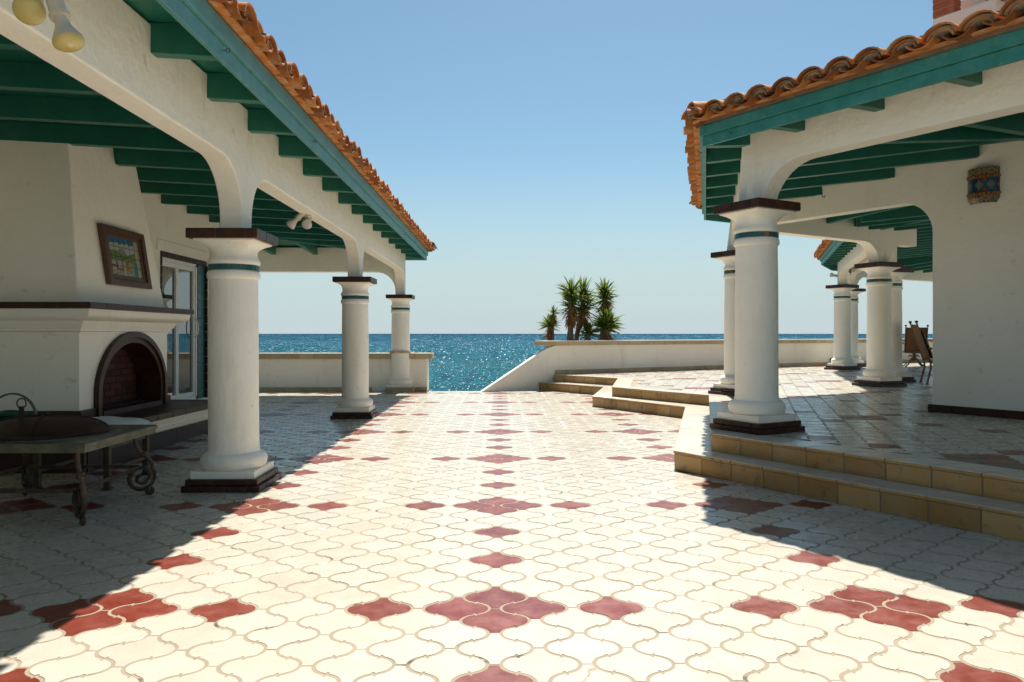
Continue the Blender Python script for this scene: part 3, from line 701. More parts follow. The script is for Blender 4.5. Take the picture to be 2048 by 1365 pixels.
# framed tile picture leaning with the hood
pc = thing('framed_picture', (hx(2.19)+.03, 8.43, 1.87), 'brown framed painted tile picture of a village on the fireplace hood', 'picture')
def hp_pt(u, v, o): z = 1.87+v*.645; return (hx(z)+.004+o, 7.97+u*.93, z)
mb = MB()
def fbox(m_, u0, u1, v0, v1, o0, o1):
    m_.hexa([hp_pt(u0,v0,o0), hp_pt(u0,v0,o1), hp_pt(u1,v0,o1), hp_pt(u1,v0,o0), hp_pt(u0,v1,o0), hp_pt(u0,v1,o1), hp_pt(u1,v1,o1), hp_pt(u1,v1,o0)])
fw = .085; fh = .105
fbox(mb, 0, fw, 0, 1, 0, .06); fbox(mb, 1-fw, 1, 0, 1, 0, .06); fbox(mb, fw, 1-fw, 0, fh, 0, .06); fbox(mb, fw, 1-fw, 1-fh, 1, 0, .06)
mb.build('frame', 'wood_frame', pc, bevel=.006)
mb = MB()
i2 = .05
fbox(mb, fw, fw+i2, fh, 1-fh, 0, .035); fbox(mb, 1-fw-i2, 1-fw, fh, 1-fh, 0, .035); fbox(mb, fw+i2, 1-fw-i2, fh, fh+i2*1.4, 0, .035); fbox(mb, fw+i2, 1-fw-i2, 1-fh-i2*1.4, 1-fh, 0, .035)
mb.build('inner_frame', 'wood_frame', pc, bevel=.004)
def village(u, v):
    n_ = math.sin(u*37+v*11)*.5+math.sin(v*53-u*23)*.5
    if u > .84+.03*(1-v): c = (.65,.55,.33) if u < .93 else (.45,.40,.28)
    elif v > .62+.05*math.sin(u*9)+(.16-abs(u-.42)*1.0 if abs(u-.42) < .16 else 0): c = (.05,.22,.40) if v > .86+.03*n_ else (.62,.62,.55)
    elif v > .60+.04*math.sin(u*9): c = (.30,.33,.28)
    elif v > .40: c = (.14,.24,.05) if n_ > -.1 else (.30,.33,.07)
    elif u > .74: c = (.04,.30,.30)
    elif v > .14 and u < .62:
        q = (u*5.5) % 1; vv = (v*3.4+math.floor(u*5.5)*.3) % 1
        c = (.45,.08,.03) if vv > .68 else ((.55,.50,.40) if q > .3 else (.12,.16,.25))
        if .38 < u < .62 and v < .36: c = (.52,.30,.04) if n_ > -.4 else (.4,.2,.03)
    else: c = (.48,.42,.28) if n_ > -.2 else (.35,.30,.2)
    if v < .40 and .42 < u < .46: c = (.6,.55,.45)
    return c
mb = MB(); NU, NV = 60, 48; a0, a1, b0, b1 = fw+i2, 1-fw-i2, fh+i2*1.4, 1-fh-i2*1.4
for i in range(NU):
    for j in range(NV):
        u, v = (i+.5)/NU, (j+.5)/NV; mb.cc = tuple(.62*q_ for q_ in village(u, v))
        if i % 10 == 0 or j % 12 == 0: mb.cc = tuple(x*.35 for x in mb.cc)
        U0, U1, V0, V1 = (a0+(a1-a0)*i/NU, a0+(a1-a0)*(i+1)/NU, b0+(b1-b0)*j/NV, b0+(b1-b0)*(j+1)/NV)
        mb.add([hp_pt(U0,V0,.022), hp_pt(U1,V0,.022), hp_pt(U1,V1,.022), hp_pt(U0,V1,.022)], [(0,1,2,3)])
mb.build('painted_tiles', 'mural', pc, recalc=False)

# ------------------------------------------------------------------ parapet by the sea (left)
sw = thing('sea_wall', (-5, 17.6, 0), 'white parapet with tan tile coping behind the left porch columns', 'wall')
mb = MB(); mb.box(-9.5, -1.74, 17.66, 17.98, 0, .755); mb.build('wall_body', 'stucco', sw, bevel=.01)
mb = MB(); mb.mat('coping')
x = -9.5
while x < -1.62:
    x1 = min(x+.34, -1.615); mb.rnd(); mb.box(x+.003, x1-.003, 17.60, 18.03, .757, .888); x = x1
mb.mat('step_grout'); mb.box(-9.5, -1.62, 17.607, 18.023, .756, .884); mb.build('coping', None, sw, bevel=.005)
mb = MB(); mb.mat('coping'); x = -9.5
while x < -1.75:
    x1 = min(x+.34, -1.742)
    if not (x1 > LX-.34 and x < LX+.34): mb.rnd(); mb.box(x+.003, x1-.003, 17.635, 17.6595, 0, .09)
    x = x1
mb.build('skirting', None, sw, bevel=.003)
mb = MB(); mb.mat('coping')
for i in range(8):
    mb.rnd(); a = R(22.5+45*i); a2 = R(22.5+45*(i+1)); r0, r1 = .18, .262; p = []
    for z in (.889, .945):
        for r_, t in ((r0,a),(r1,a),(r1,a2),(r0,a2)): p.append((LX+r_*math.cos(t), 17.65+r_*math.sin(t), z))
    mb.hexa(p)
mb.build('collar', None, sw, bevel=.004)

# ------------------------------------------------------------------ parapet by the sea (right)
S0 = W(1.03, 18.2); Sd = W(math.sin(R(59.5)), math.cos(R(59.5))); PE = S0+Sd*24
rw = thing('terrace_wall', (*S0, 0), 'long white parapet with tan coping running behind the right terrace and yuccas', 'wall')
bk = Vector((-Sd.y, Sd.x))
mb = MB(); mb.obox(S0+Sd*12+bk*.13, Sd, 24, .26, 0, 1.06); mb.build('wall_body', 'stucco', rw, bevel=.008)
mb = MB(); mb.mat('coping'); n = 62
for i in range(-1, n):
    mb.rnd(); mb.obox(S0+Sd*(i*.385+.19)+bk*.135, Sd, .377, .38, 1.062, 1.155)
mb.mat('coping_top'); mb.obox(S0+Sd*11.9+bk*.135, Sd, 24.5, .386, 1.156, 1.176)
mb.mat('step_grout'); mb.obox(S0+Sd*11.9+bk*.135, Sd, 24.4, .372, 1.061, 1.15); mb.build('coping', None, rw, bevel=.004)
mb = MB(); mb.mat('coping')
for i in range(62): mb.rnd(); mb.obox(S0+Sd*(i*.385+.2)-bk*.014, Sd, .378, .024, T2+.001, T2+.10)
mb.build('skirting', None, rw, bevel=.003)
# raking wall beside the stair down
A = W(-.70, 17.23); dd = (S0-A); Lr = dd.length; dd = dd/Lr
mb = MB(); mb.prism([(0,-.3), (0,.008), (Lr-.24,.985), (Lr+.02,1.058), (Lr+.02,-.3)], A, dd, .0, .11)
o = mb.build('raking_wall', 'stucco', None, bevel=.006); tag(o, 'white wedge shaped wall with sloping top beside the gap to the sea', 'wall')

# drain outlets
for (px_, s_) in ((0, 6.25), (1, 10.35)):
    p = S0+Sd*s_-bk*.03
    t = thing('drain_outlet', (p.x, p.y, T2), 'small black drain outlet at the wall foot ' + ('between the steps and the corner column' if px_ == 0 else 'beside the farther terrace columns'), 'drain', 'drain outlets')
    mb = MB(); mb.tube([(p.x, p.y, T2+.17), (p.x-bk.x*.03, p.y-bk.y*.03, T2+.185), (p.x-bk.x*.07, p.y-bk.y*.07, T2+.15), (p.x-bk.x*.07, p.y-bk.y*.07, T2+.01)], .045, 10); mb.build('pipe', 'black', t, smooth=50)
    mb = MB(); mb.lathe([(.06,0),(.06,.02),(.045,.03)], (p.x-bk.x*.07, p.y-bk.y*.07, T2), 12); mb.build('flange', 'black', t)

# ================================================================== RIGHT HOUSE
ar = thing('arcade_house', (*W(5,9), 0), 'white stucco arcaded house with green eaves and clay tiles on the raised right terrace', 'building')
KR = 1.03; T = T2
P1, P2, P5, P3, P4, P6 = (W(2.516,7.72), W(3.68,12.23), W(6.95,14.2), W(9.07,20.6), W(10.06,22.3), W(7.80,15.45))
d1 = W(math.sin(R(-33.1)), math.cos(R(-33.1)))         # along the near front, away from the camera
P0 = P1 - d1*4.9
yaw = math.atan2(*reversed(W(math.sin(R(-29.8)), math.cos(R(-29.8)))))
names = [(P0, None), (P1, 'near corner column on the edge of the raised terrace'), (P2, 'column behind the near corner column'), (P5, None), (P3, None), (P4, None), (P6, None)]
for p, lb in names: column(ar, (p.x, p.y, T), yaw - (R(8) if p in (P5, P6) else 0), KR, lb)
CZ = T+CAPH*KR                                          # top of capitals 2.68
ZS = 3.05; ZQ = 3.27; SR = .075; ZT = ZQ+RH
facade = [P1-d1*9.5, P1, P2, P5, P3, P4]
def seg(a, b_): v = b_-a; return v.normalized(), v.length
# front beams
mb = MB(); d, L = seg(facade[0], P1); arcade(mb, facade[0], d, [9.5-4.9, 9.5], 0, L+.08, CZ, ZS, ZT-.004, hw=.14, th=.22, Rr=.50)
mb.build('beam', 'stucco', ar, bevel=.014, seg=3)
d, L = seg(P1, P2); mb = MB(); arcade(mb, P1, d, [0, L], .12, L-.12, CZ, ZS, ZT-.006, th=.21, hw=.15)
mb.build('beam', 'stucco', ar, bevel=.012, seg=3)
d, L = seg(P2, P5); mb = MB(); arcade(mb, P2, d, [0, L], .0, L+1.05, CZ, ZS, ZT-.008, th=.22, hw=.14)
mb.build('beam', 'stucco', ar, bevel=.012, seg=3)
d, L = seg(P5, P3); mb = MB(); arcade(mb, P5, d, [0, L], .12, L+.10, CZ, ZS, ZT-.010, th=.22, hw=.14)
mb.build('beam', 'stucco', ar, bevel=.012, seg=3)
d, L = seg(P3, P4); mb = MB(); arcade(mb, P3, d, [0, L], .14, L-.05, CZ, ZS, ZT-.012, th=.20, hw=.12, Rr=.4)
mb.build('beam', 'stucco', ar, bevel=.012, seg=3)
d59 = W(math.sin(R(59)), math.cos(R(59))); mb = MB(); arcade(mb, P4, d59, [0], -.11, 7, CZ, ZS, ZT-.014, th=.22, hw=.12)
mb.build('beam', 'stucco', ar, bevel=.012, seg=3)
d, L = seg(P6, P4); mb = MB(); arcade(mb, P6, d, [0, L], -.12, L-.2, CZ, ZS, ZT-.016, th=.20, hw=.12)
mb.build('beam', 'stucco', ar, bevel=.012, seg=3)
# inner wall with an arched opening; the sconce hangs on it
dW = W(math.sin(R(147.0)), math.cos(R(147.0)))
ow = 3.19
K = 10; Rr = .42
ZW = ZT+SR*3.5
poly = [(9.0, T), (9.0, ZW), (.10, ZW), (.10, ZS-.5)] + [(.10+.4-.4*math.cos(R(90*i/K)), ZS-.4+.4*math.sin(R(90*i/K))) for i in range(1, K+1)] \
     + [(ow-Rr+Rr*math.sin(R(90*i/K)), ZS-Rr+Rr*math.cos(R(90*i/K))) for i in range(K+1)] + [(ow, T)]
mb = MB(); mb.prism(poly, P2, dW, -.11, .11); iw = mb.build('inner_wall', 'stucco', ar, bevel=.02, seg=3)
nW = Vector((-dW.y, dW.x))                              # left of dW
if nW.dot(-P2) < 0: nW = -nW
mb = MB(); mb.mat('brick_brown')
for i in range(19): mb.rnd(); mb.obox(P2+dW*(ow-.045+.30*i+.15), dW, .296, .30, T+.001, T+.095)
mb.build('skirting', None, ar, bevel=.005)
# building body behind the inner wall (keeps the inside dark)
mb = MB(); q0 = P2+dW*(ow+.5)-nW*.112; q1 = P2+dW*9-nW*.112
mb.slab([tuple(q0-nW*.0), tuple(q1), tuple(q1-nW*6), tuple(q0+(-nW)*2.6)], T, ZW-.2)
mb.build('rear_wall', 'stucco', ar)

# eaves
EOR = .53
fac = facade[:6] + [P4+d59*6]
outn = -1
def rs(prof): 
    m_ = MB(); sweep(m_, fac, [(-o, z) for o, z in prof]); return m_
ZE = ZQ-.02
rs([(EOR-.03, ZE), (EOR+.005, ZE), (EOR+.005, ZE+.10), (EOR-.03, ZE+.10)]).build('fascia', 'teal_fascia', ar, bevel=.004)
rs([(EOR-.03, ZE+.102), (EOR+.035, ZE+.102), (EOR+.035, ZE+.215), (EOR-.03, ZE+.215)]).build('fascia', 'teal_fascia', ar, bevel=.004)
rs([(EOR-.03, ZT-.005), (EOR-.03, ZT+.02), (-3.2, ZT+.02+SR*3.2), (-3.2, ZT+SR*3.2)]).build('ceiling', 'teal_paint', ar)
rs([(EOR+.10, ZT+.022), (EOR+.10, ZT+.035), (-3.2, ZT+.06+SR*3.2), (-3.2, ZT+.022+SR*3.2)]).build('roof_deck', 'terracotta', ar)
lid = MB()                                              # flat inner roof behind the sloping band
q = offset_path(fac, 3.19)
lid.slab([tuple(q[0]), tuple(q[1]), tuple(q[2]), tuple(q[3]+Vector((1.2,0))), (14,14), (14,-1)], ZT+SR*3.2+.07, ZT+SR*3.2+.12); lid.build('flat_roof', 'plaster_core', ar)
# rafters
def rrow(a, b_, s_list, Lf, z=ZQ):
    d = (b_-a).normalized(); n_in = Vector((d.y, -d.x))
    for s_ in s_list:
        L = Lf(s_)
        if L < .12: L = .12
        p = a+d*s_; o_ = p-n_in*(EOR-.032); i_ = p+n_in*L
        raf(ar, (o_.x, o_.y, z-.018), (i_.x, i_.y, z+SR*L))
Lw1 = 4.66*math.sin(R(47.4))-.1
rrow(P1, P1-d1*9.5, [], None)
a = P1-d1*9.5
rrow(a, P1, [9.5-(.604+.785*k) for k in range(0, 11)], lambda s_: min(Lw1, (9.5-s_)*2.3))
d, L2 = seg(P1, P2)
rrow(P1, P2, [.55+.745*k for k in range(6)], lambda s_: min(s_*2.3, (L2-s_)*1.02))
d, L5 = seg(P2, P5)
rrow(P2, P5, [.6+.78*k for k in range(5)], lambda s_: min(3.0, .3+s_*2.3))
d, L3 = seg(P5, P3)
rrow(P5, P3, [-1.6+.6*k for k in range(15)], lambda s_: 3.2 if s_ < 5.4 else min(3.2, (L3+1.5-s_)*1.5))
rrow(P4, P4+d59*6, [.5+.78*k for k in range(6)], lambda s_: min(3.0, .6+s_))
def hip(p, q, z=ZQ):
    raf(ar, (p.x, p.y, z-.022), (q.x, q.y, z+SR*Lw1-.01), wd=.11)
o1 = offset_path(fac, -(EOR-.05)); i1 = offset_path(fac, Lw1)
hip(o1[1], i1[1]); 
hook = MB(); hk = P2+dW*1.75; hook.tube([(hk.x+nW.x*.3, hk.y+nW.y*.3, ZQ+.12), (hk.x+nW.x*.3, hk.y+nW.y*.3, ZQ+.02), (hk.x+nW.x*.3+.03, hk.y+nW.y*.3, ZQ-.0), (hk.x+nW.x*.3+.04, hk.y+nW.y*.3, ZQ+.03)], .007, 6); hook.build('ceiling_hook', 'metal_dark', ar)
for k in range(4):
    d, L = seg(P1, P2); n_ = Vector((-d.y, d.x)); p = P1+d*(.15+1.15*k)+n_*(EOR+.007); eye_hook(ar, (p.x, p.y, ZE+.03), (n_.x, n_.y, 0))
p = P1-d1*.15+Vector((-d1.y, d1.x))*(EOR+.007); eye_hook(ar, (p.x, p.y, ZE+.05), (-d1.y, d1.x, 0))
# clay tiles
tp = offset_path(fac, -(EOR+.155)); mb = MB()
turn = [0, .41, .41, -.41, .2, .2, 0]
for i in range(len(fac)-1):
    d = (tp[i+1]-tp[i]).normalized(); n_ = (-d.y, d.x)
    roof_tiles(mb, tp[i], tp[i+1], n_, ZT-.005, .13, 3, turn[i], turn[i+1])
# rounded hip tiles at the corner
for ci in (1, 2):
    a, b_ = tp[ci], offset_path(fac, 1.2)[ci]; dd2 = (b_-a).normalized()
    for q in range(4):
        mb.mat('terracotta').rnd(); p = a+dd2*(.03+q*.36); p2 = a+dd2*(.03+q*.36+.42)
        z_ = ZT+.10+.13*.36*q; nn = Vector((-dd2.y, dd2.x)); vs = []; fs = []
        for (pp, rr, zz) in ((p, .14, z_), (p2, .11, z_+.05)):
            for r_ in (rr, rr-.018):
                for k in range(9): t = R(180*k/8); vs.append((pp.x+nn.x*r_*math.cos(t), pp.y+nn.y*r_*math.cos(t), zz+r_*math.sin(t)*.9))
        for k in range(8): fs += [(k,k+1,18+k+1,18+k),(9+k,27+k,27+k+1,9+k+1),(k,9+k,9+k+1,k+1)]
        mb.add(vs, fs)
mb.build('roof_tiles', None, ar, smooth=40, recalc=False)
# chimney
c0 = W(3.80, 6.78); cdir = -d1; cn = Vector((-cdir.y, cdir.x))
if cn.dot(c0) < 0: cn = -cn                             # away from the camera
WC = .98; DC = .80
def cbox(m_, s0, s1, t0, t1, z0, z1):
    p = [c0+cdir*a+cn*b for a, b in ((s0,t0),(s1,t0),(s1,t1),(s0,t1))]; m_.hexa([(q.x, q.y, z0) for q in p]+[(q.x, q.y, z1) for q in p])
zb = 4.19; hgt = .52
mb = MB(); cbox(mb, 0, .53, 0, DC, 3.4, zb); cbox(mb, .53, WC, .18, DC, 3.4, zb-.001)
ch = mb.build('chimney', 'stucco', ar, bevel=.01); ch['label'] = 'white chimney base with open red brick piers'
mb = MB()
for (s0, s1, t0, t1) in ((0,.19,0,.12), (.44,.62,.0,.12), (.80,.98,.18,.30), (0,.19,DC-.12,DC), (.44,.62,DC-.12,DC), (.80,.98,DC-.12,DC)):
    for r_ in range(8):
        mb.mat('red_brick').rnd(); cbox(mb, s0+.002, s1-.002, t0+.002, t1-.002, zb+.012+r_*.064, zb+.012+r_*.064+.05)
    mb.mat('grey_mortar'); cbox(mb, s0+.005, s1-.005, t0+.005, t1-.005, zb-.002, zb+hgt)
mb.build('brick_pier', None, ch)
mb = MB(); cbox(mb, .10, .90, .20, DC-.15, zb-.002, zb+.16); mb.build('flue', 'stucco', ch)
mb = MB(); cbox(mb, -.12, WC+.12, -.12, DC+.12, zb+hgt, zb+hgt+.09); mb.build('cap', 'stucco', ch, bevel=.01)

# sconce on the inner wall
scn = P2+dW*3.80+nW*.115
sn = thing('wall_sconce', (scn.x, scn.y, 2.90), 'half round painted ceramic wall light in blue red and yellow on the white wall', 'wall lamp')
mb = MB(); NU, NV = 48, 44; hh = .42
def sc_r(v): return .175 + (.013 if abs(v-.27) < .035 or abs(v-.74) < .035 else 0) - (max(0, .14-v)*.25)
def sc_c(u, v):
    if abs(v-.27) < .035 or abs(v-.74) < .035:
        q = (u*11) % 1; return (.55,.10,.02) if q < .55 else ((.55,.42,.03) if .65 < q < .85 else (.02,.015,.02))
    if .30 < v < .71:
        dm = abs(((u*4.2+.35) % 1)-.5)*1.7 + abs(v-.505)*4.6
        if dm < .62: return (.30,.26,.20)
        q = (u*2.1) % 1
        if abs(q-.28) < .15 and abs(v-.505) > .11: return (.50,.07,.02) if abs(q-.28) < .10 else (.02,.02,.03)
        if q > .78: return (.03,.05,.12)
        return (.01,.16,.26)
    q = (u*3.3+(0 if v > .5 else .4)) % 1; dm = abs(q-.5)*1.6+abs(v-(.13 if v < .5 else .88))*7
    if dm < .35: return (.16,.17,.17)
    if dm < .62: return (.48,.30,.07)
    k = (int(u*22)+int(v*30)) % 2
    return (.42,.36,.24) if k else (((.02,.02,.04) if q < .5 else (.22,.03,.02)))
for i in range(NU):
    for j in range(NV):
        u0, u1, v0, v1 = i/NU, (i+1)/NU, j/NV, (j+1)/NV; mb.cc = tuple(.6*q_ for q_ in sc_c((u0+u1)/2, (v0+v1)/2)); p = []
        for u, v in ((u0,v0),(u1,v0),(u1,v1),(u0,v1)):
            t = math.pi*u; q = Vector((scn.x, scn.y)) + dW*math.cos(t)*-sc_r(v) + nW*math.sin(t)*sc_r(v)*.80; p.append((q.x, q.y, 2.90+v*hh))
        mb.add(p, [(0,1,2,3)])
mb.build('shade', 'talavera', sn, recalc=True)
mb = MB(); mb.obox(Vector((scn.x, scn.y))+nW*.02, dW, .12, .04, 3.0, 3.2); mb.build('mount', 'fixture', sn)

# ================================================================== LAMPS
def flood(name_label, base, heads, mount, lens='bulb_shell'):
    t = thing('floodlight', base, name_label, 'floodlight', 'twin bulb floodlights under the eaves')
    mb = MB(); b_ = Vector(base)
    mb.lathe([(.055,0),(.055,.018),(.03,.03)], base, 20, axis=mount); mb.build('mounting_plate', 'fixture', t, smooth=40)
    for hpos, ax in heads:
        hpos = Vector(hpos); ax = Vector(ax).normalized()
        mb = MB(); mb.tube([b_+Vector(mount)*.02, (b_+hpos)/2+Vector((0,0,.0)), hpos], .012, 8)
        mb.lathe([(.030,-.02),(.034,0),(.036,.075),(.042,.08),(.042,.098),(.030,.10)], hpos, 20, axis=ax)
        arm = mb.build('lamp_holder', 'fixture', t, smooth=40)
        mb = MB(); mb.lathe([(.026,.10),(.028,.12),(.034,.145),(.048,.175),(.058,.196),(.063,.212)], hpos, 28, axis=ax, cap=False); bl = mb.build('bulb', 'bulb_shell', t, smooth=50)
        mb = MB(); mb.lathe([(.063,.211),(.0615,.222),(.050,.233),(.03,.240),(.004,.243)], hpos, 28, axis=ax); mb.build('lens', lens, bl, smooth=60)
    return t
flood('nearest twin floodlight with two yellow bulbs on the left porch beam', (-2.262, 3.44, 3.0), [((-2.115, 3.43, 2.865), (.35, -.75, -.55)), ((-1.935, 3.27, 2.80), (.36, -.12, -.92))], (1,0,0), 'bulb_face')
flood('small twin floodlight under the porch beam between the first two columns', (-2.42, 9.35, 2.815), [((-2.44, 9.25, 2.83), (-.62,-.05,-.62)), ((-2.41, 9.45, 2.82), (.05, -.75, -.55))], (0,0,-1))
d, L = seg(P5, P3); n_ = Vector((-d.y, d.x)); p = P3+d*.12
flood('tiny floodlight at the corner of the farthest tiled roof', (p.x, p.y, 2.93), [((p.x-.10, p.y-.02, 2.93), (-.9,-.1,.15)), ((p.x+.02, p.y-.12, 2.86), (.1,-.3,-.8))], (-.7,.7,0))

# ================================================================== TABLE GROUP (left)
TX0, TX1, TY0, TY1, TZ = -4.03, -2.90, 5.27, 6.37, .58
tb = thing('coffee_table', ((TX0+TX1)/2, (TY0+TY1)/2, 0), 'square weathered metal table with scrolled iron legs in front of the fireplace', 'table')
mb = MB(); mb.mat('table_edge'); mb.box(TX0, TX1, TY0, TY1, TZ-.028, TZ-.002); mb.box(TX0+.012, TX1-.012, TY0+.012, TY1-.012, TZ-.066, TZ-.029)
mb.mat('table_top'); mb.box(TX0+.008, TX1-.008, TY0+.008, TY1-.008, TZ-.0018, TZ+.003)
tc = Vector(((TX0+TX1)/2, (TY0+TY1)/2, TZ+.003))
mb.build('table_top', None, tb, bevel=.003)
mb = MB()
for r_ in (.47, .44): mb.tube([tc+Vector((r_*math.cos(t), r_*math.sin(t), .001)) for t in [2*math.pi*i/48 for i in range(49)]], .004, 6)
mb.build('inlaid_ring', 'table_edge', tb)
def scroll_leg(cx, cy_, dx, dy):
    """outward diagonal dx,dy; flat bar scroll"""
    o = Vector((dx, dy, 0)).normalized(); P = []
    base = Vector((cx, cy_, 0))
    def pt(r_, z): return base + o*r_ + Vector((0,0,z))
    pts = [pt(-.065,TZ-.066), pt(-.075,.47), pt(-.07,.43), pt(-.045,.385), pt(-.01,.345), pt(.03,.305), pt(.062,.255)]
    c = pt(-.03,.155)                                   # volute
    for i in range(28):
        t = R(38 - i*24); rr = .114*(1-.022*i) if i < 17 else .114*(1-.022*17)*(1-(i-16)*.075)
        pts.append(c + o*rr*math.cos(t) + Vector((0,0,rr*math.sin(t))))
    mb = MB(); mb.tube(pts, .024, 8, flat=.62)
    ft = [pt(.015,.078), pt(.020,.05)] + [pt(.042,.034)+o*.022*math.cos(t)+Vector((0,0,.022*math.sin(t))) for t in [R(170+28*i) for i in range(10)]]
    mb.tube(ft, .016, 8); mb.lathe([(.024,-.016),(.030,-.01),(.030,.01),(.024,.016)], pt(-.01,.345), 10, axis=(o.x*.65, o.y*.65, -.76))
    return mb.build('leg', 'iron', tb, smooth=50)
ins = .075
for cx, cy_, dx, dy in ((TX1-ins, TY0+ins, 1, -1), (TX1-ins, TY1-ins, 1, 1), (TX0+ins, TY1-ins, -1, 1), (TX0+ins, TY0+ins, -1, -1)): scroll_leg(cx, cy_, dx, dy)
for a, b_ in (((TX1-ins-.02, TY0+ins+.05), (TX1-ins-.02, TY1-ins-.05)), ((TX0+ins, TY1-ins), (TX1-ins-.05, TY1-ins)), ((TX0+ins, TY0+ins), (TX0+ins, TY1-ins)), ((TX0+ins, TY0+ins), (TX1-ins-.05, TY0+ins))):
    mb = MB(); dv = (Vector(b_)-Vector(a)); L = dv.length; mb.obox((Vector(a)+Vector(b_))/2, dv.normalized(), L, .022, .225, .255); mb.build('stretcher', 'iron', tb, bevel=.003)
# fire screen dome on the table
dm = thing('fire_screen', (-3.51, 5.80, TZ+.003), 'low rusty domed fire pit cover with a ring handle on the table', 'fire pit cover')
cx, cy_ = -3.51, 5.80; mb = MB()
mb.lathe([(.44,TZ+.005),(.445,TZ+.03),(.43,TZ+.045),(.36,TZ+.08),(.26,TZ+.112),(.14,TZ+.132),(.02,TZ+.138)], (cx, cy_, 0), 40); mb.build('dome', 'rust', dm, smooth=50)
mb = MB(); mb.lathe([(.44,TZ+.004),(.455,TZ+.010),(.455,TZ+.03),(.44,TZ+.034)], (cx, cy_, 0), 40); mb.build('rim', 'rust', dm, smooth=50)
mb = MB()
for t0 in (20, 110): 
    t = R(t0); mb.tube([(cx+math.cos(t)*.44*math.sin(R(q)), cy_+math.sin(t)*.44*math.sin(R(q)), TZ+.03+.117*math.cos(R(q))) for q in range(-90, 91, 15)], .007, 6)
mb.build('rib', 'rust', dm, smooth=50)
hx_, hy_ = cx+.02, cy_-.30
mb = MB(); mb.beam((hx_-.0, hy_, TZ+.08), (hx_+.005, hy_+.015, TZ+.235), .03, .012) if False else None
mb = MB(); mb.box(hx_-.018, hx_+.018, hy_, hy_+.006, TZ+.05, TZ+.235)
mb.tube([(hx_+.034*math.cos(t), hy_+.003, TZ+.262+.036*math.sin(t)) for t in [R(-60+30*i) for i in range(11)]] + [(hx_-.02, hy_+.003, TZ+.236), (hx_+.02, hy_+.003, TZ+.236)], .005, 6)
mb.build('handle', 'rust', dm, smooth=50)
# basket with hoop
bk_ = thing('basket', (-4.03, 6.02, TZ+.003), 'green basket with a tall metal hoop handle at the left edge of the table', 'basket')
bx, by = -3.94, 6.10; mb = MB(); mb.lathe([(.10,TZ+.004),(.15,TZ+.03),(.17,TZ+.09),(.165,TZ+.095),(.145,TZ+.085),(.12,TZ+.04)], (bx, by, 0), 24, cap=False); mb.build('bowl', 'basket', bk_, smooth=50)
mb = MB(); mb.tube([(bx+.19*math.cos(t), by, TZ+.085+.20*math.sin(t)) for t in [R(-8+196*i/24) for i in range(25)]], .019, 8, flat=.4); mb.build('hoop', 'hoop', bk_, smooth=50)
mb = MB(); mb.tube([(bx+.16*math.cos(t), by+.04*math.sin(t*3), TZ+.03+.10*abs(math.sin(t))) for t in [R(180*i/16) for i in range(17)]], .03, 8); mb.build('foliage', 'basket', bk_, smooth=60)
# stool behind
SX0, SX1, SY0, SY1 = -4.0, -3.40, 6.52, 7.38
# keep clear of the hearth shelf
SY1 = 7.22
stl = thing('footstool', ((SX0+SX1)/2, (SY0+SY1)/2, 0), 'low metal footstool with a white cushion between the table and fireplace', 'stool')
for x, y in ((SX0,SY0),(SX1,SY0),(SX0,SY1),(SX1,SY1)):
    mb = MB(); mb.box(x-.024, x+.024, y-.024, y+.024, 0.02, .44); mb.box(x-.036, x+.036, y-.036, y+.036, 0, .02); mb.build('leg', 'iron', stl, bevel=.004)
mb = MB(); mb.box(SX0-.02, SX1+.02, SY0-.02, SY0+.02, .36, .43) if False else mb.box(SX0-.03, SX1+.03, SY0-.03, SY1+.03, .42, .46)
for y in (SY0, SY1): mb.box(SX0+.025, SX1-.025, y-.012, y+.012, .35, .4195)
for x in (SX0, SX1): mb.box(x-.012, x+.012, SY0+.025, SY1-.025, .35, .4195); mb.box(x-.01, x+.01, SY0+.025, SY1-.025, .15, .18)
mb.build('seat_frame', 'iron', stl, bevel=.004)
mb = MB(); NXc = 14; NYc = 14; vs = []
for j in range(NYc+1):
    for i in range(NXc+1):
        u, v = i/NXc*2-1, j/NYc*2-1; hgt_ = .115*(max(0, (1-abs(u)**5)*(1-abs(v)**5)))**.5
        vs.append(((SX0+SX1)/2+u*.38, (SY0+SY1)/2+v*.40, .462+hgt_*(1-.12*(u*u+v*v))+.006*math.sin(u*7+v*3)))
fs = [(j*(NXc+1)+i, j*(NXc+1)+i+1, (j+1)*(NXc+1)+i+1, (j+1)*(NXc+1)+i) for j in range(NYc) for i in range(NXc)]
mb.add(vs, fs); mb.add([(SX0-.07,SY0-.04,.461),(SX1+.07,SY0-.04,.461),(SX1+.07,SY1+.04,.461),(SX0-.07,SY1+.04,.461)], [(0,3,2,1)])
mb.build('cushion', 'cushion', stl, smooth=60, recalc=False)

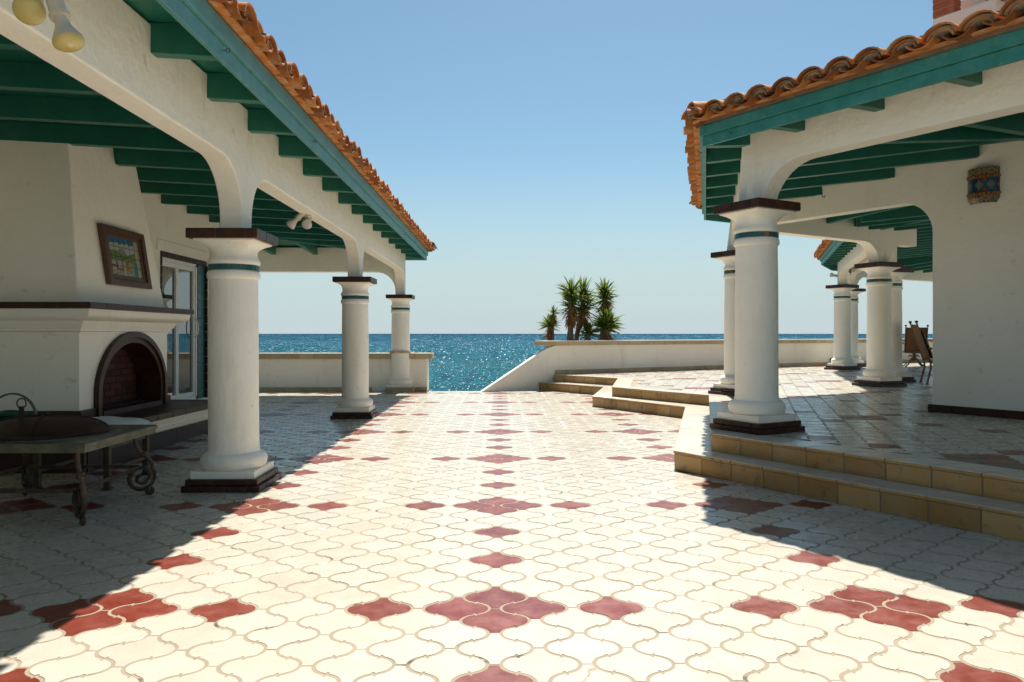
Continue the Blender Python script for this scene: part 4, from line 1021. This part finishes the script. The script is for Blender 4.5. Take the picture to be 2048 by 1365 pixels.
# ================================================================== PATIO CHAIRS (right, far)
def patio_chair(name, loc, rz, label, pedestal):
    t = thing(name, loc, label, 'chair', 'patio chairs on the terrace', rz)
    def P(x, y, z): return (x, y, z)
    z0 = 0
    def part(nm, fn, mat_, parent=t, **k):
        mb = MB(); fn(mb); return mb.build(nm, mat_, parent, local=True, **k)
    # faces +y; back at -y leaning
    yb, yt, zs, zt = -.24, -.46, .43, 1.16
    def back(mb):
        n = 8; vs = []
        for j in range(n+1):
            v = j/n; y = yb+(yt-yb)*v; z = zs+.04+(zt-zs-.04)*v
            for i in range(7): u = i/6*2-1; vs.append((u*.27, y-.03*(1-u*u), z))
        mb.add(vs, [(j*7+i, j*7+i+1, (j+1)*7+i+1, (j+1)*7+i) for j in range(n) for i in range(6)])
    o = part('backrest', back, 'sling', smooth=60); sm = o.modifiers.new('thick', 'SOLIDIFY'); sm.thickness = .02
    def seat(mb):
        vs = []
        for j in range(7):
            v = j/6; y = yb+.50*v; z = zs+.02-.03*math.sin(math.pi*v)+.02*v
            for i in range(7): u = i/6*2-1; vs.append((u*.27, y, z-.015*(1-u*u)))
        mb.add(vs, [(j*7+i, j*7+i+1, (j+1)*7+i+1, (j+1)*7+i) for j in range(6) for i in range(6)])
    o = part('seat', seat, 'sling', smooth=60); sm = o.modifiers.new('thick', 'SOLIDIFY'); sm.thickness = .02
    def frame(mb):
        for s_ in (-1, 1):
            mb.tube([(s_*.285, yt-.01, zt+.03), (s_*.285, yb, zs+.04), (s_*.285, yb+.05, zs), (s_*.285, yb+.5, zs+.02)], .016, 8)
            mb.lathe([(.012,0),(.02,.012),(.034,.03),(.034,.042),(.012,.06)], (s_*.285, yt-.014, zt+.025), 12)
            mb.tube([(s_*.285, yb-.06, zs+.24), (s_*.315, yb+.05, zs+.27), (s_*.315, yb+.34, zs+.25), (s_*.31, yb+.44, zs+.18), (s_*.29, yb+.46, zs+.02)], .015, 8)
        mb.tube([(-.285, yt, zt-.02), (0, yt-.03, zt-.0), (.285, yt, zt-.02)], .014, 8); mb.tube([(-.285, yb, zs), (.285, yb, zs)], .014, 8); mb.tube([(-.285, yb+.48, zs+.02), (.285, yb+.48, zs+.02)], .014, 8)
    part('frame', frame, 'chair_metal', smooth=50)
    if pedestal:
        def ped(mb):
            mb.lathe([(.05,.16),(.04,.2),(.03,.32),(.06,.40)], (0,0,0), 14)
            for k in range(4):
                a = R(45+90*k); c_, s_ = math.cos(a), math.sin(a)
                mb.tube([(c_*.02, s_*.02, .24), (c_*.14, s_*.14, .19), (c_*.26, s_*.26, .07), (c_*.36, s_*.36, .015), (c_*.38, s_*.38, .03)], .02, 8)
                q = [(c_*(.12+.055*math.cos(R(30*i))), s_*(.12+.055*math.cos(R(30*i))), .29+.06*math.sin(R(30*i))) for i in range(11)]; mb.tube(q, .012, 6)
        part('base', ped, 'chair_metal', smooth=50)
    else:
        for (x, y) in ((-.27,-.22),(.27,-.22),(-.27,.24),(.27,.24)):
            def leg(mb): 
                mb.tube([(x, y, zs), (x, y*1.02, .30), (x*1.02, y*1.15, .17), (x*1.03, y*1.3, .01)], .02, 8); mb.lathe([(.026,0),(.03,.012),(.02,.03)], (x*1.03, y*1.3, 0), 10)
                mb.lathe([(.03,-.015),(.03,.015)], (x, y*1.1, .20), 10)
            part('leg', leg, 'chair_metal', smooth=50)
        def cush(mb):
            vs = []; 
            for sgn in (1, -1):
                for j in range(7):
                    v = j/6
                    for i in range(7): u = i/6*2-1; bul = (1-u**4)*(1-(2*v-1)**4); vs.append((u*.25, -.20+(-.20)*v+.03+sgn*.045*bul**.5, zs+.07+.55*v))
            k = 49; fs = [(j*7+i, j*7+i+1, (j+1)*7+i+1, (j+1)*7+i) for j in range(6) for i in range(6)]
            mb.add(vs, fs + [tuple(a+k for a in reversed(f)) for f in fs])
        part('cushion', cush, 'pad', smooth=60, recalc=False)
    return t
pcw = W(11.95, 22.3); patio_chair('patio_chair', (pcw.x, pcw.y, T), R(-20), 'brown sling patio chair on a scrolled pedestal seen from behind', True)
pcw = W(8.42, 14.75); patio_chair('patio_chair', (pcw.x, pcw.y, T), R(-108), 'patio chair with olive cushion partly hidden by the white wall', False)
pt_ = W(14.1, 24.3)
t = thing('patio_table', (pt_.x, pt_.y, T), 'dark round patio table glimpsed beside the wall edge behind the chairs', 'table')
mb = MB(); mb.lathe([(.55,.76),(.60,.77),(.60,.80),(.55,.805)], (pt_.x, pt_.y, T), 32); mb.build('table_top', 'metal_dark', t, smooth=40)
mb = MB(); mb.lathe([(.26,0),(.24,.03),(.06,.06),(.05,.7),(.12,.76)], (pt_.x, pt_.y, T), 20); mb.build('pedestal', 'metal_dark', t, smooth=40)

# ================================================================== YUCCAS
def yucca(loc, base_lean, th_, heads, label, skirt=True, seed=0):
    """heads: list of (x, y, z, radius, n, tall) crowns in world offsets from loc"""
    rg = random.Random(seed); t = thing('yucca', loc, label, 'yucca', 'yuccas behind the terrace wall'); L = Vector(loc)
    for (hx1, hz, rr, n, tall, dead, up) in heads:
        H = L+Vector((hx1, rg.uniform(-.08,.08), hz))
        mb = MB(); k = 7; pts = []
        for i in range(k+1): u = i/k; pts.append(L.lerp(H, u)+Vector((base_lean*math.sin(math.pi*u), 0, 0)))
        mb.tube(pts, [th_*(1.15-.35*i/k)*rg.uniform(.9,1.1) for i in range(k+1)], 9); mb.build('trunk', 'trunk', t, smooth=60)
        def blades(mb, n_, el0, el1, ln, wd, z0, z1, droop):
            for i in range(n_):
                az = rg.uniform(0, 2*math.pi); el = R(rg.uniform(el0, el1)); l_ = ln*rg.uniform(.75,1.1); o = H+Vector((0,0,rg.uniform(z0, z1)))
                d = Vector((math.cos(az)*math.cos(el), math.sin(az)*math.cos(el), math.sin(el))); side = d.cross(Vector((0,0,1)))
                if side.length < .05: side = Vector((1,0,0))
                side.normalize(); nn = side.cross(d); a = rg.uniform(-.9,.9); side = side*math.cos(a)+nn*math.sin(a)
                p = [o, o+d*l_*.38, o+d*l_*.72+Vector((0,0,-droop*l_*.05)), o+d*l_+Vector((0,0,-droop*l_*.16))]; ws = [wd*.7, wd, wd*.62, 0]
                mb.rnd(); vs = []
                for q, ww in zip(p[:3], ws): vs += [q-side*ww, q+side*ww]
                vs.append(p[3]); mb.add(vs, [(0,1,3,2),(2,3,5,4),(4,5,6)])
        mb = MB(); blades(mb, int(n*.62), -22, 85, rr*1.12, .014*rr/.36+.007, -tall*.45, tall*.45, .4); mb.build('crown', 'leaf', t, recalc=False)
        if dead:
            mb = MB(); blades(mb, int(dead*1.15), -86, -18, rr*.85, .017, -tall*.5-.16, -tall*.25, .9); mb.build('dead_leaves', 'dead_leaf', t, recalc=False)
def yp(px, d): return W((px-1024)/1500*d, d)
def yz(y, d): return EYE+(667.5-y)/1500*d
soil = MB(); q = S0+Sd*.2+bk*.25
soil.slab([tuple(S0+bk*.262-Sd*.35), tuple(S0+bk*.262+Sd*5.2), tuple(S0+bk*2.6+Sd*5.2), tuple(S0+bk*2.6+Sd*2.2)], -3, .55); tag(soil.build('planting_bed', 'cliff'), kind='structure')
def plant(px, d, heads, label, seed, th_=.05, lean=0):
    q = yp(px, d); L = (q.x, q.y, .52); hs = []
    for (hpx, hy, rr, n, tall, dead) in heads: hs.append(((hpx-px)/1500*d, yz(hy, d)-.52, rr, n, tall, dead, 0))
    yucca(L, lean, th_, hs, label, seed=seed)
plant(1101, 19.0, [(1098, 652, .31, 150, .10, 60)], 'short yucca with drooping tips at the left end of the wall', 1, .06)
plant(1108, 18.9, [(1107.5, 627, .20, 60, .08, 120)], 'thin bare trunked yucca with a small dry brown head', 2, .036, -.03)
plant(1138, 19.5, [(1143, 600, .42, 300, .62, 190)], 'tall upright yucca with hanging dead leaves left of the middle', 3, .085)
plant(1143, 19.8, [(1166, 604, .44, 330, .62, 110)], 'tall leaning yucca with the brightest wide crown', 4, .07)
plant(1171, 19.6, [(1176, 668, .36, 190, .16, 60)], 'low dark yucca with grey stump between the tall ones', 5, .08)
plant(1200, 20.2, [(1210.5, 592, .40, 260, .34, 170)], 'tallest yucca on the right with a round spiky head', 6, .07)
plant(1208, 19.7, [(1212, 654, .48, 380, .24, 60)], 'big bushy low yucca at the right of the clump', 7, .09)
